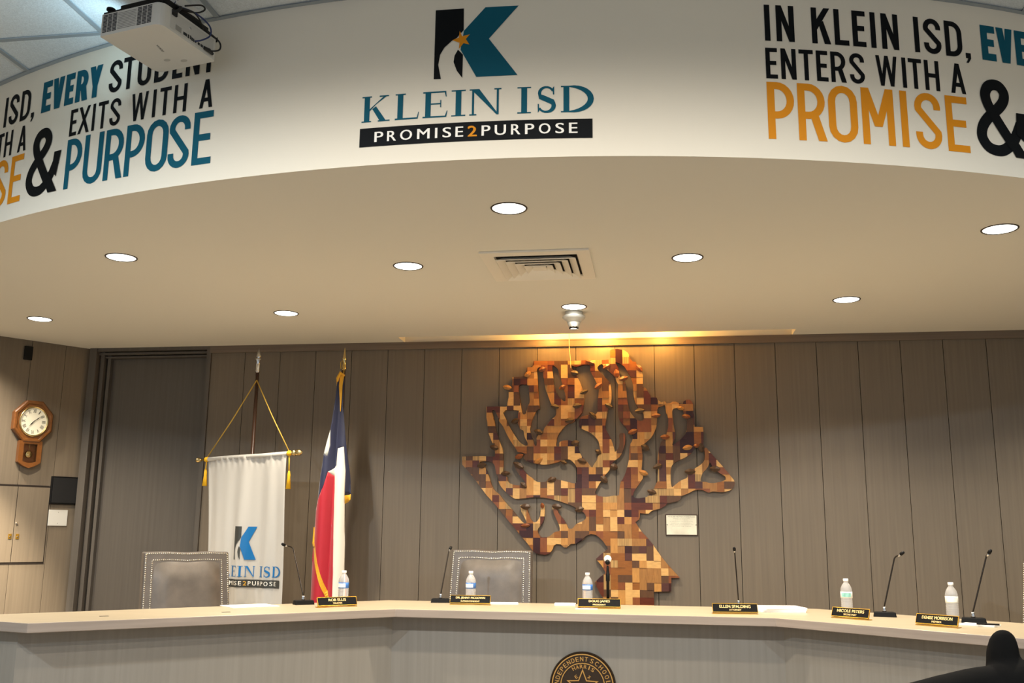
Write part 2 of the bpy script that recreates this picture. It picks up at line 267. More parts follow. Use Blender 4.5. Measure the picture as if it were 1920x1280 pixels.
HOLES=[[(-1.366,2.044),(-1.314,2.049),(-1.274,2.042),(-1.245,2.02),(-1.234,1.953),(-1.219,1.919),(-1.211,1.881),(-1.189,1.843),(-1.139,1.795),(-1.105,1.769),(-1.08,1.758),(-1.002,1.765),(-0.935,1.773),(-0.838,1.768),(-0.742,1.743),(-0.671,1.72),(-0.618,1.696),(-0.599,1.673),(-0.561,1.664),(-0.543,1.641),(-0.538,1.617),(-0.562,1.594),(-0.6,1.58),(-0.619,1.57),(-0.642,1.538),(-0.676,1.537),(-0.688,1.57),(-0.714,1.612),(-0.737,1.635),(-0.754,1.663),(-0.766,1.7),(-0.8,1.71),(-0.795,1.672),(-0.771,1.621),(-0.747,1.569),(-0.737,1.532),(-0.742,1.518),(-0.78,1.513),(-0.823,1.473),(-0.885,1.47),(-0.907,1.503),(-0.909,1.531),(-0.886,1.559),(-0.862,1.596),(-0.856,1.634),(-0.855,1.7),(-0.86,1.721),(-0.886,1.721),(-0.886,1.671),(-0.888,1.629),(-0.914,1.587),(-0.938,1.58),(-0.963,1.605),(-0.977,1.643),(-0.987,1.671),(-0.987,1.709),(-1.041,1.718),(-1.04,1.68),(-1.033,1.656),(-1.006,1.614),(-0.991,1.577),(-1.015,1.572),(-1.059,1.619),(-1.113,1.684),(-1.172,1.746),(-1.211,1.798),(-1.247,1.823),(-1.272,1.866),(-1.287,1.919),(-1.308,1.967),(-1.318,1.996),(-1.363,2.03)],[(-1.274,2.437),(-1.267,2.449),(-1.249,2.444),(-1.234,2.412),(-1.219,2.382),(-1.214,2.356),(-1.189,2.326),(-1.169,2.287),(-1.144,2.238),(-1.114,2.189),(-1.079,2.141),(-1.069,2.116),(-1.02,2.111),(-1.01,2.095),(-1.022,2.083),(-1.02,2.068),(-0.99,2.044),(-0.917,2.025),(-0.845,2.019),(-0.765,2.034),(-0.717,2.056),(-0.678,2.061),(-0.654,2.056),(-0.62,2.022),(-0.606,1.989),(-0.606,1.937),(-0.609,1.884),(-0.63,1.875),(-0.678,1.889),(-0.741,1.903),(-0.803,1.917),(-0.847,1.894),(-0.844,1.891),(-0.902,1.884),(-0.941,1.903),(-0.946,1.915),(-0.99,1.943),(-1.014,1.972),(-1.039,2.001),(-1.073,2.03),(-1.103,2.044),(-1.093,2.015),(-1.073,1.967),(-1.043,1.934),(-1.019,1.905),(-1.004,1.881),(-1.009,1.867),(-1.052,1.86),(-1.101,1.867),(-1.135,1.881),(-1.145,1.905),(-1.146,1.929),(-1.185,1.938),(-1.179,1.977),(-1.179,2.083),(-1.187,2.146),(-1.207,2.19),(-1.218,2.224),(-1.238,2.282),(-1.253,2.356),(-1.261,2.378)],[(-1.197,2.446),(-1.054,2.445),(-1.066,2.416),(-1.068,2.345),(-1.069,2.345),(-1.046,2.291),(-1.021,2.286),(-1.016,2.242),(-1.001,2.208),(-0.986,2.179),(-0.991,2.167),(-1.016,2.169),(-1.06,2.199),(-1.115,2.282),(-1.145,2.34)],[(-1.061,2.647),(-0.981,2.646),(-0.978,2.552),(-0.973,2.508),(-0.992,2.469),(-1.002,2.42),(-1.022,2.405),(-1.039,2.43),(-1.052,2.519),(-1.065,2.598)],[(-0.92,2.76),(-0.91,2.78),(-0.881,2.782),(-0.871,2.744),(-0.865,2.68),(-0.85,2.6),(-0.831,2.556),(-0.811,2.497),(-0.787,2.467),(-0.767,2.447),(-0.767,2.398),(-0.804,2.37),(-0.833,2.331),(-0.86,2.302),(-0.872,2.249),(-0.918,2.246),(-0.919,2.159),(-0.935,2.169),(-0.952,2.222),(-0.977,2.291),(-0.968,2.315),(-0.961,2.354),(-0.953,2.376),(-0.933,2.419),(-0.914,2.449),(-0.894,2.448),(-0.902,2.498),(-0.909,2.596),(-0.915,2.705)],[(-0.802,2.793),(-0.777,2.787),(-0.752,2.762),(-0.747,2.732),(-0.733,2.693),(-0.718,2.643),(-0.706,2.594),(-0.694,2.564),(-0.694,2.505),(-0.718,2.515),(-0.762,2.565),(-0.782,2.619),(-0.794,2.718)],[(-0.647,2.79),(-0.608,2.78),(-0.549,2.796),(-0.5,2.793),(-0.5,2.739),(-0.476,2.699),(-0.452,2.649),(-0.434,2.6),(-0.441,2.542),(-0.446,2.493),(-0.447,2.406),(-0.503,2.401),(-0.541,2.397),(-0.58,2.387),(-0.592,2.348),(-0.59,2.339),(-0.586,2.305),(-0.552,2.286),(-0.514,2.271),(-0.475,2.242),(-0.442,2.203),(-0.433,2.165),(-0.426,2.122),(-0.426,2.103),(-0.448,2.084),(-0.453,2.055),(-0.477,2.022),(-0.491,1.994),(-0.506,2.013),(-0.534,2.046),(-0.572,2.084),(-0.591,2.122),(-0.605,2.17),(-0.654,2.207),(-0.716,2.205),(-0.745,2.19),(-0.741,2.161),(-0.765,2.157),(-0.77,2.176),(-0.76,2.234),(-0.731,2.282),(-0.682,2.335),(-0.634,2.344),(-0.58,2.402),(-0.56,2.431),(-0.555,2.47),(-0.55,2.509),(-0.552,2.553),(-0.56,2.597),(-0.584,2.666),(-0.608,2.711),(-0.642,2.766)],[(-0.447,2.777),(-0.412,2.804),(-0.393,2.781),(-0.36,2.746),(-0.326,2.711),(-0.312,2.692),(-0.284,2.637),(-0.289,2.589),(-0.288,2.506),(-0.289,2.395),(-0.277,2.356),(-0.287,2.38),(-0.269,2.342),(-0.226,2.298),(-0.208,2.26),(-0.175,2.24),(-0.185,2.197),(-0.204,2.169),(-0.207,2.121),(-0.211,2.055),(-0.221,2.012),(-0.24,1.951),(-0.26,1.909),(-0.279,1.885),(-0.287,1.819),(-0.289,1.785),(-0.331,1.787),(-0.378,1.777),(-0.425,1.779),(-0.454,1.786),(-0.473,1.807),(-0.439,1.873),(-0.43,1.885),(-0.392,1.941),(-0.358,1.979),(-0.344,2.027),(-0.32,2.05),(-0.286,2.074),(-0.262,2.107),(-0.247,2.15),(-0.237,2.198),(-0.236,2.255),(-0.265,2.262),(-0.284,2.251),(-0.28,2.198),(-0.285,2.15),(-0.309,2.122),(-0.317,2.112),(-0.328,2.165),(-0.351,2.232),(-0.389,2.294),(-0.386,2.343),(-0.373,2.405),(-0.367,2.448),(-0.343,2.492),(-0.337,2.55),(-0.341,2.638),(-0.356,2.658),(-0.394,2.703),(-0.437,2.743)],[(-0.313,2.815),(-0.277,2.804),(-0.238,2.779),(-0.21,2.734),(-0.196,2.705),(-0.182,2.675),(-0.169,2.616),(-0.17,2.558),(-0.161,2.509),(-0.142,2.456),(-0.095,2.417),(-0.092,2.354),(-0.144,2.355),(-0.172,2.389),(-0.195,2.418),(-0.209,2.466),(-0.22,2.529),(-0.224,2.598),(-0.23,2.656),(-0.273,2.696),(-0.278,2.74),(-0.282,2.77)],[(0.012,2.458),(0.045,2.463),(0.071,2.479),(0.075,2.409),(0.086,2.4),(0.092,2.352),(0.091,2.304),(0.079,2.266),(0.068,2.214),(0.035,2.2),(0.02,2.152),(0.01,2.096),(0.004,2.044),(0.007,1.99),(0.006,1.939),(0.001,1.892),(-0.013,1.873),(-0.028,1.836),(-0.066,1.794),(-0.081,1.775),(-0.127,1.77),(-0.143,1.767),(-0.176,1.771),(-0.185,1.79),(-0.171,1.827),(-0.132,1.879),(-0.101,1.929),(-0.119,1.976),(-0.111,2.042),(-0.108,2.094),(-0.112,2.115),(-0.112,2.162),(-0.088,2.181),(-0.054,2.21),(-0.03,2.238),(-0.006,2.286),(0.005,2.333),(0.007,2.4)],[(0.125,2.443),(0.163,2.454),(0.205,2.442),(0.209,2.399),(0.231,2.365),(0.232,2.303),(0.224,2.26),(0.195,2.223),(0.157,2.19),(0.109,2.161),(0.138,2.209),(0.144,2.256),(0.131,2.304),(0.128,2.356),(0.122,2.399)],[(0.111,2.018),(0.153,2.047),(0.224,2.079),(0.262,2.107),(0.286,2.15),(0.305,2.164),(0.342,2.168),(0.351,2.154),(0.359,2.098),(0.353,2.046),(0.32,2.014),(0.287,1.995),(0.244,1.967),(0.228,1.948),(0.225,1.92),(0.173,1.901),(0.116,1.855),(0.107,1.848),(0.099,1.883),(0.1,1.971)],[(0.394,2.042),(0.412,1.999),(0.452,1.962),(0.483,1.944),(0.506,1.93),(0.505,1.902),(0.426,1.881),(0.376,1.883),(0.362,1.892),(0.321,1.892),(0.322,1.92),(0.337,1.957),(0.375,1.995)]]
LEAVES=[(-1.152,2.624,0.073,0.037,-10,2),(-0.992,2.726,0.063,0.039,35,2),(-0.876,2.762,0.063,0.037,20,1),(-0.718,2.618,0.063,0.034,30,1),(-0.777,2.469,0.068,0.037,-15,0),(-1.09,2.357,0.068,0.039,25,0),(-0.604,2.473,0.073,0.039,10,0),(-0.622,2.731,0.063,0.039,-10,0),(-0.5,2.813,0.073,0.032,-20,1),(-0.374,2.776,0.063,0.039,30,1),(-0.242,2.681,0.073,0.037,15,1),(-0.123,2.76,0.073,0.042,-50,1),(-0.55,2.58,0.068,0.032,20,0),(-0.438,2.625,0.073,0.039,35,1),(-0.358,2.47,0.068,0.037,-25,0),(-0.297,2.721,0.068,0.044,-80,1),(-0.124,2.429,0.078,0.039,8,0),(-0.483,2.396,0.078,0.039,-45,0),(-0.001,2.392,0.073,0.034,5,1),(0.064,2.228,0.073,0.037,0,1),(0.186,2.447,0.059,0.029,-10,2),(0.227,2.384,0.068,0.034,-10,1),(0.23,2.147,0.078,0.039,10,2),(-0.086,2.148,0.073,0.044,-30,0),(0.333,2.146,0.073,0.044,-80,0),(0.003,2.006,0.073,0.039,20,0),(0.298,2.161,0.049,0.029,0,1),(-1.251,2.153,0.073,0.039,-15,0),(-1.348,2.015,0.073,0.044,10,0),(-1.16,1.953,0.073,0.037,5,0),(-1.058,2.015,0.093,0.042,-30,0),(-1.054,2.083,0.073,0.039,20,1),(-1.018,1.862,0.063,0.039,-40,0),(-0.906,2.273,0.073,0.039,-15,0),(-0.903,2.049,0.073,0.034,30,2),(-0.801,1.905,0.073,0.042,20,0),(-0.62,2.185,0.068,0.042,10,0),(-0.568,2.048,0.073,0.039,-15,0),(-0.443,2.117,0.054,0.037,-30,0),(-0.402,1.908,0.073,0.046,-40,0),(-0.325,2.003,0.063,0.049,-20,0),(-0.179,2.269,0.078,0.039,20,1),(-0.663,2.359,0.073,0.039,10,0),(-0.707,2.037,0.054,0.032,-20,0),(0.244,1.967,0.083,0.042,0,0),(0.43,1.988,0.078,0.046,-5,0),(-0.043,1.815,0.073,0.039,-15,0),(-0.101,1.957,0.073,0.037,-20,2),(-1.002,1.701,0.078,0.044,0,0),(-0.761,1.703,0.078,0.042,-5,0),(-0.59,1.683,0.073,0.039,15,0),(-1.001,1.558,0.073,0.029,5,1),(-0.872,1.709,0.044,0.029,-80,1)]
LOGO={'black':[(-0.105,3.69),(0.018,3.689),(0.019,3.588),(0.005,3.572),(-0.01,3.555),(-0.032,3.542),(-0.063,3.514),(-0.081,3.482),(-0.088,3.436),(-0.075,3.371),(-0.106,3.372)],'black2':[(-0.004,3.5),(0.018,3.476),(0.017,3.37),(-0.007,3.404),(-0.022,3.445),(-0.018,3.474)],'teal':[(0.111,3.688),(0.253,3.688),(0.128,3.542),(0.251,3.371),(0.077,3.371),(0.007,3.499),(0.02,3.585)],'star':[(0.002,3.586),(0.013,3.56),(0.046,3.567),(0.029,3.546),(0.045,3.52),(0.02,3.528),(0.0,3.503),(0.002,3.531),(-0.029,3.545),(-0.001,3.555)]}

# ------------------------------------------------------------------ materials
m_lam = mat('grey_oak_laminate', '#6e6354', rough=.45, noise=.09, nscale=(60, 60, 1.2))
m_lam2 = mat('grey_oak_panel', '#8d877d', rough=.5, noise=.07, nscale=(45, 45, .9))
m_groove = mat('groove_dark', '#2a211a', rough=.9)
m_trimw = mat('crown_oak', '#6f6153', rough=.5, noise=.12, nscale=(1.5, 30, 60))
m_door = mat('door_oak', '#57514a', rough=.4, noise=.10, nscale=(40, 40, .8))
m_top = mat('desk_top_oak', '#aa9c83', rough=.35, noise=.08, nscale=(1.5, 40, 40))
m_edge = mat('desk_edge_oak', '#9a8c80', rough=.45, noise=.10, nscale=(2, 4, 60))
m_soffit = mat('soffit_paint', '#e6e3d8', rough=.9, bump=.1, bscale=60)
m_fascia = mat('fascia_paint', '#e3dac8', rough=.8)
m_tile = mat('acoustic_tile', '#d9e1e5', rough=.95, noise=.12, nscale=(160, 160, 160), bump=.6, bscale=180)
m_tbar = mat('ceiling_grid', '#98a1a7', rough=.6)
m_hallfloor = mat('carpet_hall', '#857b6d', rough=1, noise=.2, nscale=(90, 90, 90))
m_carpet = mat('carpet_beige', '#b8ab98', rough=1, noise=.2, nscale=(90, 90, 90))
m_black = mat('vinyl_black', '#0a0d10', rough=.6, spec=.15)
m_teal = mat('vinyl_teal', '#0d5467', rough=.6, spec=.15)
m_orange = mat('vinyl_orange', '#d98a17', rough=.6, spec=.2)
m_white = mat('vinyl_white', '#f3efe6', rough=.5)
m_gold = mat('gold_metal', '#c79a3c', rough=.3, metal=.9)
m_brass = mat('brass_bright', '#d8c188', rough=.2, metal=1)
m_chrome = mat('chrome', '#cfcfcf', rough=.15, metal=1)
m_blk = mat('black_plastic', '#060607', rough=.5, spec=.25)
m_blk2 = mat('black_satin', '#0c0b0a', rough=.5, spec=.2)
m_wht = mat('white_plastic', '#d8d8d2', rough=.5)
m_paper = mat('paper_white', '#f2efe8', rough=.8)

# ------------------------------------------------------------------ room shell
YW = 7.533                      # face of the panelled back wall
ZS = 3.006                      # underside of the soffit
ZC = 3.785                      # hall ceiling
PL = .3048; GX = -3.3585        # plank pitch and first groove
FCX, FCY, FR = -.796, 9.621, 5.892
ZD = .30                        # platform behind the desk
def arc_y(x): return FCY - sqrt(max(FR*FR-(x-FCX)**2, 0.01))

mb = MB(); mb.box(-7.2, 5.6, -3.5, 9.0, -.1, 0); struct(mb.build('floor', m_hallfloor))

# back wall: individual grooved planks over a dark backing
mb = MB()
i = -1
while GX+PL*i < 3.35:
    x0 = GX+PL*i; x1 = x0+PL
    if x0 < -3.655: x0 = -3.655
    mb.box(x0+.0022, x1-.0022, YW, YW+.03, 0, 3.2, 0)
    i += 1
mb.box(-3.655, 3.4, YW+.02, YW+.06, 0, 3.25, 1)
mb.box(-4.9, -3.655, YW+.2, YW+.24, 0, 3.25, 1)
struct(mb.build('wall_back', [m_lam, m_groove]))

# angled left wall with planks; LW maps (distance along wall, height, offset into the room)
LC = Vector((-4.73, 7.58)); LD = Vector((-.568, -.823)); LN = Vector((.823, -.568))
def LW(s, z, off=0): p = LC + LD*s + LN*off; return (p.x, p.y, z)
mb = MB()
s0 = -.02
for k in range(14):
    a, b = (-.02, .25) if k == 0 else (.25+(k-1)*.272, .25+k*.272)
    mb.box(a+.0014, b-.0014, -.03, 0, 0, 3.84, 0, fn=lambda s, o, z: LW(s, z, o))
mb.box(-.02, 3.8, -.06, -.022, 0, 3.84, 1, fn=lambda s, o, z: LW(s, z, o))
struct(mb.build('wall_left', [m_lam, m_groove]))
mb = MB(); RC = Vector((3.14, 7.58))
for k in range(14):
    a, b = -.02+k*.272, .252+k*.272
    mb.box(a+.0014, b-.0014, -.03, 0, 0, 3.84, 0, fn=lambda s, o, z: (RC.x+.568*s-.823*o, RC.y-.823*s-.568*o, z))
mb.box(-.02, 3.8, -.06, -.022, 0, 3.84, 1, fn=lambda s, o, z: (RC.x+.568*s-.823*o, RC.y-.823*s-.568*o, z))
struct(mb.build('wall_right', [m_lam, m_groove]))
mb = MB(); mb.box(-7.1, -6.9, -3.5, 4.5, 0, 3.84); struct(mb.build('wall_hall_left', m_fascia))
mb = MB(); mb.box(5.3, 5.5, -3.5, 4.5, 0, 3.84); struct(mb.build('wall_hall_right', m_fascia))

# soffit: flat underside that follows the curved fascia, with the picture-light slot at the wall
SX0, SX1, SY = -2.0, 1.04, 7.31
mb = MB()
xs = [-6.15+k*(10.7/90) for k in range(91)]
xs = sorted(set([round(x, 4) for x in xs]+[SX0, SX1]))
for a, b in zip(xs, xs[1:]):
    ya, yb = arc_y(a), arc_y(b)
    mb.add([(a, ya, ZS), (b, yb, ZS), (b, SY, ZS), (a, SY, ZS)], [(0, 1, 2, 3)])
    if not (SX0-.001 <= a and b <= SX1+.001):
        mb.add([(a, SY, ZS), (b, SY, ZS), (b, 7.9, ZS), (a, 7.9, ZS)], [(0, 1, 2, 3)])
h = .13
mb.add([(SX0, SY, ZS), (SX1, SY, ZS), (SX1, SY, ZS+h), (SX0, SY, ZS+h), (SX0, YW-.004, ZS), (SX1, YW-.004, ZS), (SX1, YW-.004, ZS+h), (SX0, YW-.004, ZS+h)],
       [(0, 1, 2, 3), (4, 5, 6, 7), (3, 2, 6, 7), (0, 3, 7, 4), (1, 2, 6, 5)])
struct(mb.build('ceiling', m_soffit))

def FA(u, z, off=0):
    th = u/FR; r = FR+off
    return (FCX+r*sin(th), FCY-r*cos(th), z)
mb = MB(); n = 110; a0, a1 = -1.13*FR, 1.13*FR
for k in range(n):
    u0 = a0+(a1-a0)*k/n; u1 = a0+(a1-a0)*(k+1)/n
    mb.add([FA(u0, ZS), FA(u1, ZS), FA(u1, ZC), FA(u0, ZC)], [(0, 1, 2, 3)])
fo = mb.build('wall_fascia', m_fascia, smooth=False); struct(fo)

# hall ceiling: tiles in a T-bar grid, thin cove angle along the fascia
mb = MB(); mb.box(-7.1, 5.5, -2.6, 9.0, ZC+.006, ZC+.03, 0)
struct(mb.build('ceiling_hall', m_tile))
mb = MB(); gx = -2.54
for k in range(-8, 14): mb.box(gx+k*.5985-.0125, gx+k*.5985+.0125, -2.6, 7, ZC-.001, ZC+.004)
for k in range(-11, 6): mb.box(-7.1, 5.5, 3.888+k*.61-.0125, 3.888+k*.61+.0125, ZC-.0015, ZC+.0045)
for k in range(n):
    u0 = a0+(a1-a0)*k/n; u1 = a0+(a1-a0)*(k+1)/n
    mb.add([FA(u0, ZC-.0025, .001), FA(u1, ZC-.0025, .001), FA(u1, ZC-.0025, .024), FA(u0, ZC-.0025, .024)], [(0, 1, 2, 3)])
struct(mb.build('trim_1', m_tbar))

# crown board along the back wall
mb = MB(); mb.box(-3.66, 3.15, YW-.022, YW, ZS-.058, ZS); mb.box(-3.66, 3.15, YW-.026, YW, ZS-.010, ZS-.0005)
struct(mb.build('trim_2', m_trimw))

# door recess at the left end of the back wall: stepped frame + flush leaf
mb = MB()
zt = ZS-.075
for (a, b, y0, y1) in ((-4.735, -4.672, YW-.03, YW+.2), (-4.662, -4.628, YW+.02, YW+.2), (-4.612, -4.585, YW+.05, YW+.2)):
    mb.box(a, b, y0, y1, ZD, ZS-.002, 0)
mb.box(-4.672, -4.585, YW+.12, YW+.2, ZD, ZS-.002, 1)
mb.box(-3.692, -3.655, YW-.012, YW+.2, ZD, ZS-.02, 0)
for (z0, z1, y0) in ((ZS-.028, ZS, YW-.02), (ZS-.055, ZS-.036, YW+.01), (ZS-.078, ZS-.064, YW+.035)):
    mb.box(-4.70, -3.655, y0, YW+.2, z0, z1, 0)
mb.box(-4.70, -3.66, YW+.1, YW+.2, ZS-.09, ZS, 1)
struct(mb.build('trim_3', [m_door, m_groove]))
mb = MB(); mb.box(-4.585, -3.692, YW+.09, YW+.13, ZD, zt-.005); struct(mb.build('door_1', m_door))

# ------------------------------------------------------------------ writing on the curved fascia
S0R, S0L = 1.285, -3.275
rows = {
 'r1': (3.528, .165, .0235, [('I', .003, .0265), ('N', .053, .131), ('K', .207, .290), ('L', .307, .371), ('E', .388, .448), ('I', .470, .4935), ('N', .520, .598), ('I', .672, .6955), ('S', .717, .800), ('D', .820, .903), (',', .917, .942)]),
 'ev': (3.532, .165, .0335, [('E', 1.000, 1.073), ('V', 1.081, 1.166), ('E', 1.178, 1.244), ('R', 1.258, 1.342), ('Y', 1.350, 1.437)]),
 'st': (3.532, .165, .0235, [('S', 1.488, 1.571), ('T', 1.576, 1.654), ('U', 1.671, 1.752), ('D', 1.774, 1.857), ('E', 1.880, 1.938), ('N', 1.957, 2.034), ('T', 2.045, 2.122)]),
 'r2': (3.358, .138, .0185, [('E', .001, .051), ('N', .066, .131), ('T', .144, .206), ('E', .219, .269), ('R', .282, .347), ('S', .365, .431), ('W', .484, .581), ('I', .603, .6215), ('T', .633, .695), ('H', .708, .777), ('A', .830, .902)]),
 'ex': (3.360, .138, .0185, [('E', 1.240, 1.290), ('X', 1.300, 1.380), ('I', 1.396, 1.4145), ('T', 1.434, 1.499), ('S', 1.514, 1.582)]),
 'wi': (3.360, .138, .0185, [('W', 1.649, 1.750), ('I', 1.779, 1.7975), ('T', 1.819, 1.884), ('H', 1.903, 1.975)]),
 'aa': (3.360, .138, .0185, [('A', 2.048, 2.119)]),
 'r3': (3.091, .252, .0315, [('P', 0, .114), ('R', .129, .246), ('O', .260, .387), ('M', .407, .551), ('I', .582, .6135), ('S', .647, .768), ('E', .794, .899)]),
 'pu': (3.091, .252, .0315, [('P', 1.238, 1.349), ('U', 1.365, 1.490), ('R', 1.505, 1.622), ('P', 1.636, 1.750), ('O', 1.762, 1.888), ('S', 1.893, 2.010), ('E', 2.028, 2.131)]),
 'am': (3.094, .345, .050, [('&', .930, 1.190)]),
}
def lettering(parent, s0, names, m, nm='lettering'):
    mb = MB()
    for rn in names:
        zb, h, t, L = rows[rn]
        for ch, a, b in L:
            quads_to(mb, glyph(ch, b-a, h, t), lambda x, y, o: FA(s0+a+x, zb+y, o), .0015)
    return mb.build(nm, m, parent)
for s0, lab in ((S0L, 'black teal and orange motto lettering on the fascia left side, behind the projector'),
                (S0R, 'black teal and orange motto lettering on the right side of the curved fascia')):
    t = thing('wall_lettering', lab, 'lettering', FA(s0+1.07, 3.09), group='motto on the curved fascia')
    t.location = (0, 0, 0)
    for names, m, lb in ((('r1', 'st', 'r2', 'ex', 'wi', 'aa', 'am'), m_black, 'black lettering'), (('ev', 'pu'), m_teal, 'teal lettering'), (('r3',), m_orange, 'orange lettering')):
        for nm in names: lettering(t, s0, (nm,), m, 'ampersand' if nm == 'am' else 'lettering_line')['label'] = lb

# serif capitals for the logo
def serif(ch, w, h):
    q = []; T = h*.205; t = h*.075; sf = h*.045; e = h*.09
    def stem(x, th=T): q.append([(x, 0), (x+th, 0), (x+th, h), (x, h)])
    def ser(x0, x1, y): q.append([(x0, y), (x1, y), (x1, y+sf), (x0, y+sf)])
    if ch == 'K':
        x = e; stem(x); ser(0, x+T+e*.8, 0); ser(0, x+T+e*.8, h-sf)
        q.append([(x+T, h*.42), (x+T, h*.50), (w*.86, h-sf), (w*.76, h-sf)]); ser(w*.62, w*.95, h-sf)
        q.append([(w*.88, 0), (w*.66, 0), (x+T+h*.10, h*.50), (x+T+h*.24, h*.60)]); ser(w*.58, w*1.0, 0)
    elif ch == 'L':
        x = e; stem(x); ser(0, x+T+e, h-sf); q.append([(0, 0), (w*.94, 0), (w*.94, sf*1.3), (0, sf*1.3)]); q.append([(w*.90, 0), (w*.95, 0), (w, h*.26), (w*.97, h*.26)]); q.append([(w*.7, 0), (w*.95, 0), (w*.97, h*.15), (w*.9, sf)])
    elif ch == 'E':
        x = e; stem(x); q.append([(0, 0), (w*.95, 0), (w*.95, sf*1.2), (0, sf*1.2)]); q.append([(0, h-sf*1.2), (w*.93, h-sf*1.2), (w*.93, h), (0, h)])
        q.append([(w*.86, h), (w*.93, h), (w*.95, h*.78), (w*.92, h*.78)]); q.append([(w*.88, 0), (w*.95, 0), (w, h*.24), (w*.97, h*.24)])
        q.append([(x+T, h*.50), (w*.72, h*.50), (w*.72, h*.50+sf), (x+T, h*.50+sf)]); q.append([(w*.70, h*.38), (w*.74, h*.38), (w*.74, h*.66), (w*.70, h*.66)])
    elif ch == 'I': stem(w/2-T/2); ser(0, w, 0); ser(0, w, h-sf)
    elif ch == 'N':
        stem(e, t); stem(w-e-t, t); ser(0, e*2+t, 0); ser(w-2*e-t, w, h-sf); ser(0, e+T*.6, h-sf)
        q.append([(w-e-t, 0), (w-e, 0), (e+T*1.25, h), (e*.6, h)])
    elif ch == 'D':
        x = e; stem(x); R = w-x-T; pts = []; tt = []
        for k in range(15):
            a = 90-180*k/14; pts.append((x+T+(R-T*.45)*cos(radians(a))-.0, h/2+(h/2-sf/2)*sin(radians(a)))); tt.append(sf+(T*1.02-sf)*max(0, cos(radians(a)))**.8)
        q += ribbon([(0, h-sf/2)]+pts+[(0, sf/2)], [sf]+tt+[sf])
    elif ch == 'S':
        r = w*.38; pts = []; tt = []
        for k in range(11): a = 20+200*k/10; pts.append((w*.5+r*cos(radians(a))*.92, h*.745+h*.225*sin(radians(a)))); tt.append(t+(T*.55-t)*max(0, -cos(radians(a))))
        for k in range(11): a = 40-200*k/10; pts.append((w*.5+r*cos(radians(a)), h*.262+h*.232*sin(radians(a)))); tt.append(t+(T*.75-t)*max(0, cos(radians(a))))
        tt[10] = tt[11] = T*.95; q += ribbon(pts, tt)
        q.append([(w*.84, h*.68), (w*.9, h*.68), (w*.9, h), (w*.82, h*.93)]); q.append([(w*.07, 0), (w*.14, h*.08), (w*.12, h*.34), (w*.06, h*.34)])
    return q
KL = [('K', -.419, -.294), ('L', -.271, -.166), ('E', -.150, -.043), ('I', -.027, .033), ('N', .050, .184), ('I', .251, .308), ('S', .331, .412), ('D', .432, .566)]
PM = [('P', -.358, -.321), ('R', -.302, -.264), ('O', -.245, -.195), ('M', -.171, -.119), ('I', -.094, -.086), ('S', -.062, -.027), ('E', -.007, .024), ('2', .044, .081), ('P', .103, .138), ('U', .158, .203), ('R', .226, .263), ('P', .284, .320), ('O', .341, .387), ('S', .409, .443), ('E', .465, .498)]
def logo(parent, fn, cols, star=True, off=.0015, cut=.05):
    g = ((0, cut), (0, cut)); blk, tl, org, wh = cols
    mb = MB(); flat_to(mb, fill2d([LOGO['black']], g), fn, off); flat_to(mb, fill2d([LOGO['black2']], g), fn, off); mb.build('logo_stem', blk, parent)
    mb = MB(); flat_to(mb, fill2d([LOGO['teal']], g), fn, off*1.2); mb.build('logo_arrow', tl, parent)
    if star: mb = MB(); flat_to(mb, fill2d([LOGO['star']], g), fn, off*1.6); mb.build('logo_star', org, parent)
    for part in (KL[:5], KL[5:]):
        mb = MB()
        for ch, a, b in part: quads_to(mb, serif(ch, b-a, .117), lambda x, y, o: fn(a+x, 3.199+y, o), off, maxw=cut)
        mb.build('lettering', tl, parent)['label'] = 'blue-green serif capitals'
    mb = MB(); flat_to(mb, fill2d([[(-.4245, 3.088), (.5615, 3.085), (.5615, 3.169), (-.4245, 3.172)]], g), fn, off); bar = mb.build('name_bar', blk, parent)
    m2 = MB(); words = (MB(), MB())
    for qi, (ch, a, b) in enumerate(PM):
        mb = words[0] if qi < 7 else words[1]
        vf = fit(text2d(ch), a, b, 3.107, 3.152)
        if ch == '2': flat_to(m2, fit(text2d(ch), a, b, 3.107, 3.153), fn, off*1.7); flat_to(m2, fit(text2d(ch), a+.003, b+.003, 3.106, 3.151), fn, off*1.75)
        else:
            flat_to(mb, vf, fn, off*1.7); flat_to(mb, fit(text2d(ch), a+.0022, b+.0022, 3.107, 3.152), fn, off*1.74)
    for w_ in words: w_.build('lettering', wh, bar)['label'] = 'white capitals on the black bar'
    m2.build('numeral', org, bar)
t = thing('wall_logo', 'large teal and black school district logo centred on the curved white fascia', 'logo')
logo(t, FA, (m_black, m_teal, m_orange, m_white))

# ------------------------------------------------------------------ tree-shaped wooden state map on the wall
woods = [mat('wood_maple', '#d2a463', rough=.4, noise=.10, nscale=(25, 25, 70)), mat('wood_pine', '#b98443', rough=.4, noise=.12, nscale=(70, 25, 20)),
         mat('wood_oak', '#9a6b36', rough=.4, noise=.16, nscale=(90, 25, 15)), mat('wood_amber', '#8a5420', rough=.35, noise=.12, nscale=(20, 25, 80)),
         mat('wood_cherry', '#7f4825', rough=.35, noise=.12, nscale=(60, 25, 20)), mat('wood_walnut', '#583a21', rough=.4, noise=.16, nscale=(80, 25, 15)),
         mat('wood_mahogany', '#572612', rough=.35, noise=.15, nscale=(20, 25, 80)), mat('wood_rosewood', '#34130d', rough=.35, noise=.12, nscale=(70, 25, 20)),
         mat('wood_purpleheart', '#4f2c24', rough=.4, noise=.12, nscale=(20, 25, 70)), mat('wood_zebra', '#a98550', rough=.4, noise=.38, nscale=(140, 25, 4))]
def chaikin(p):
    o = []
    for a, b in zip(p, p[1:]+p[:1]): o += [(a[0]*.78+b[0]*.22, a[1]*.78+b[1]*.22), (a[0]*.22+b[0]*.78, a[1]*.22+b[1]*.78)]
    return o
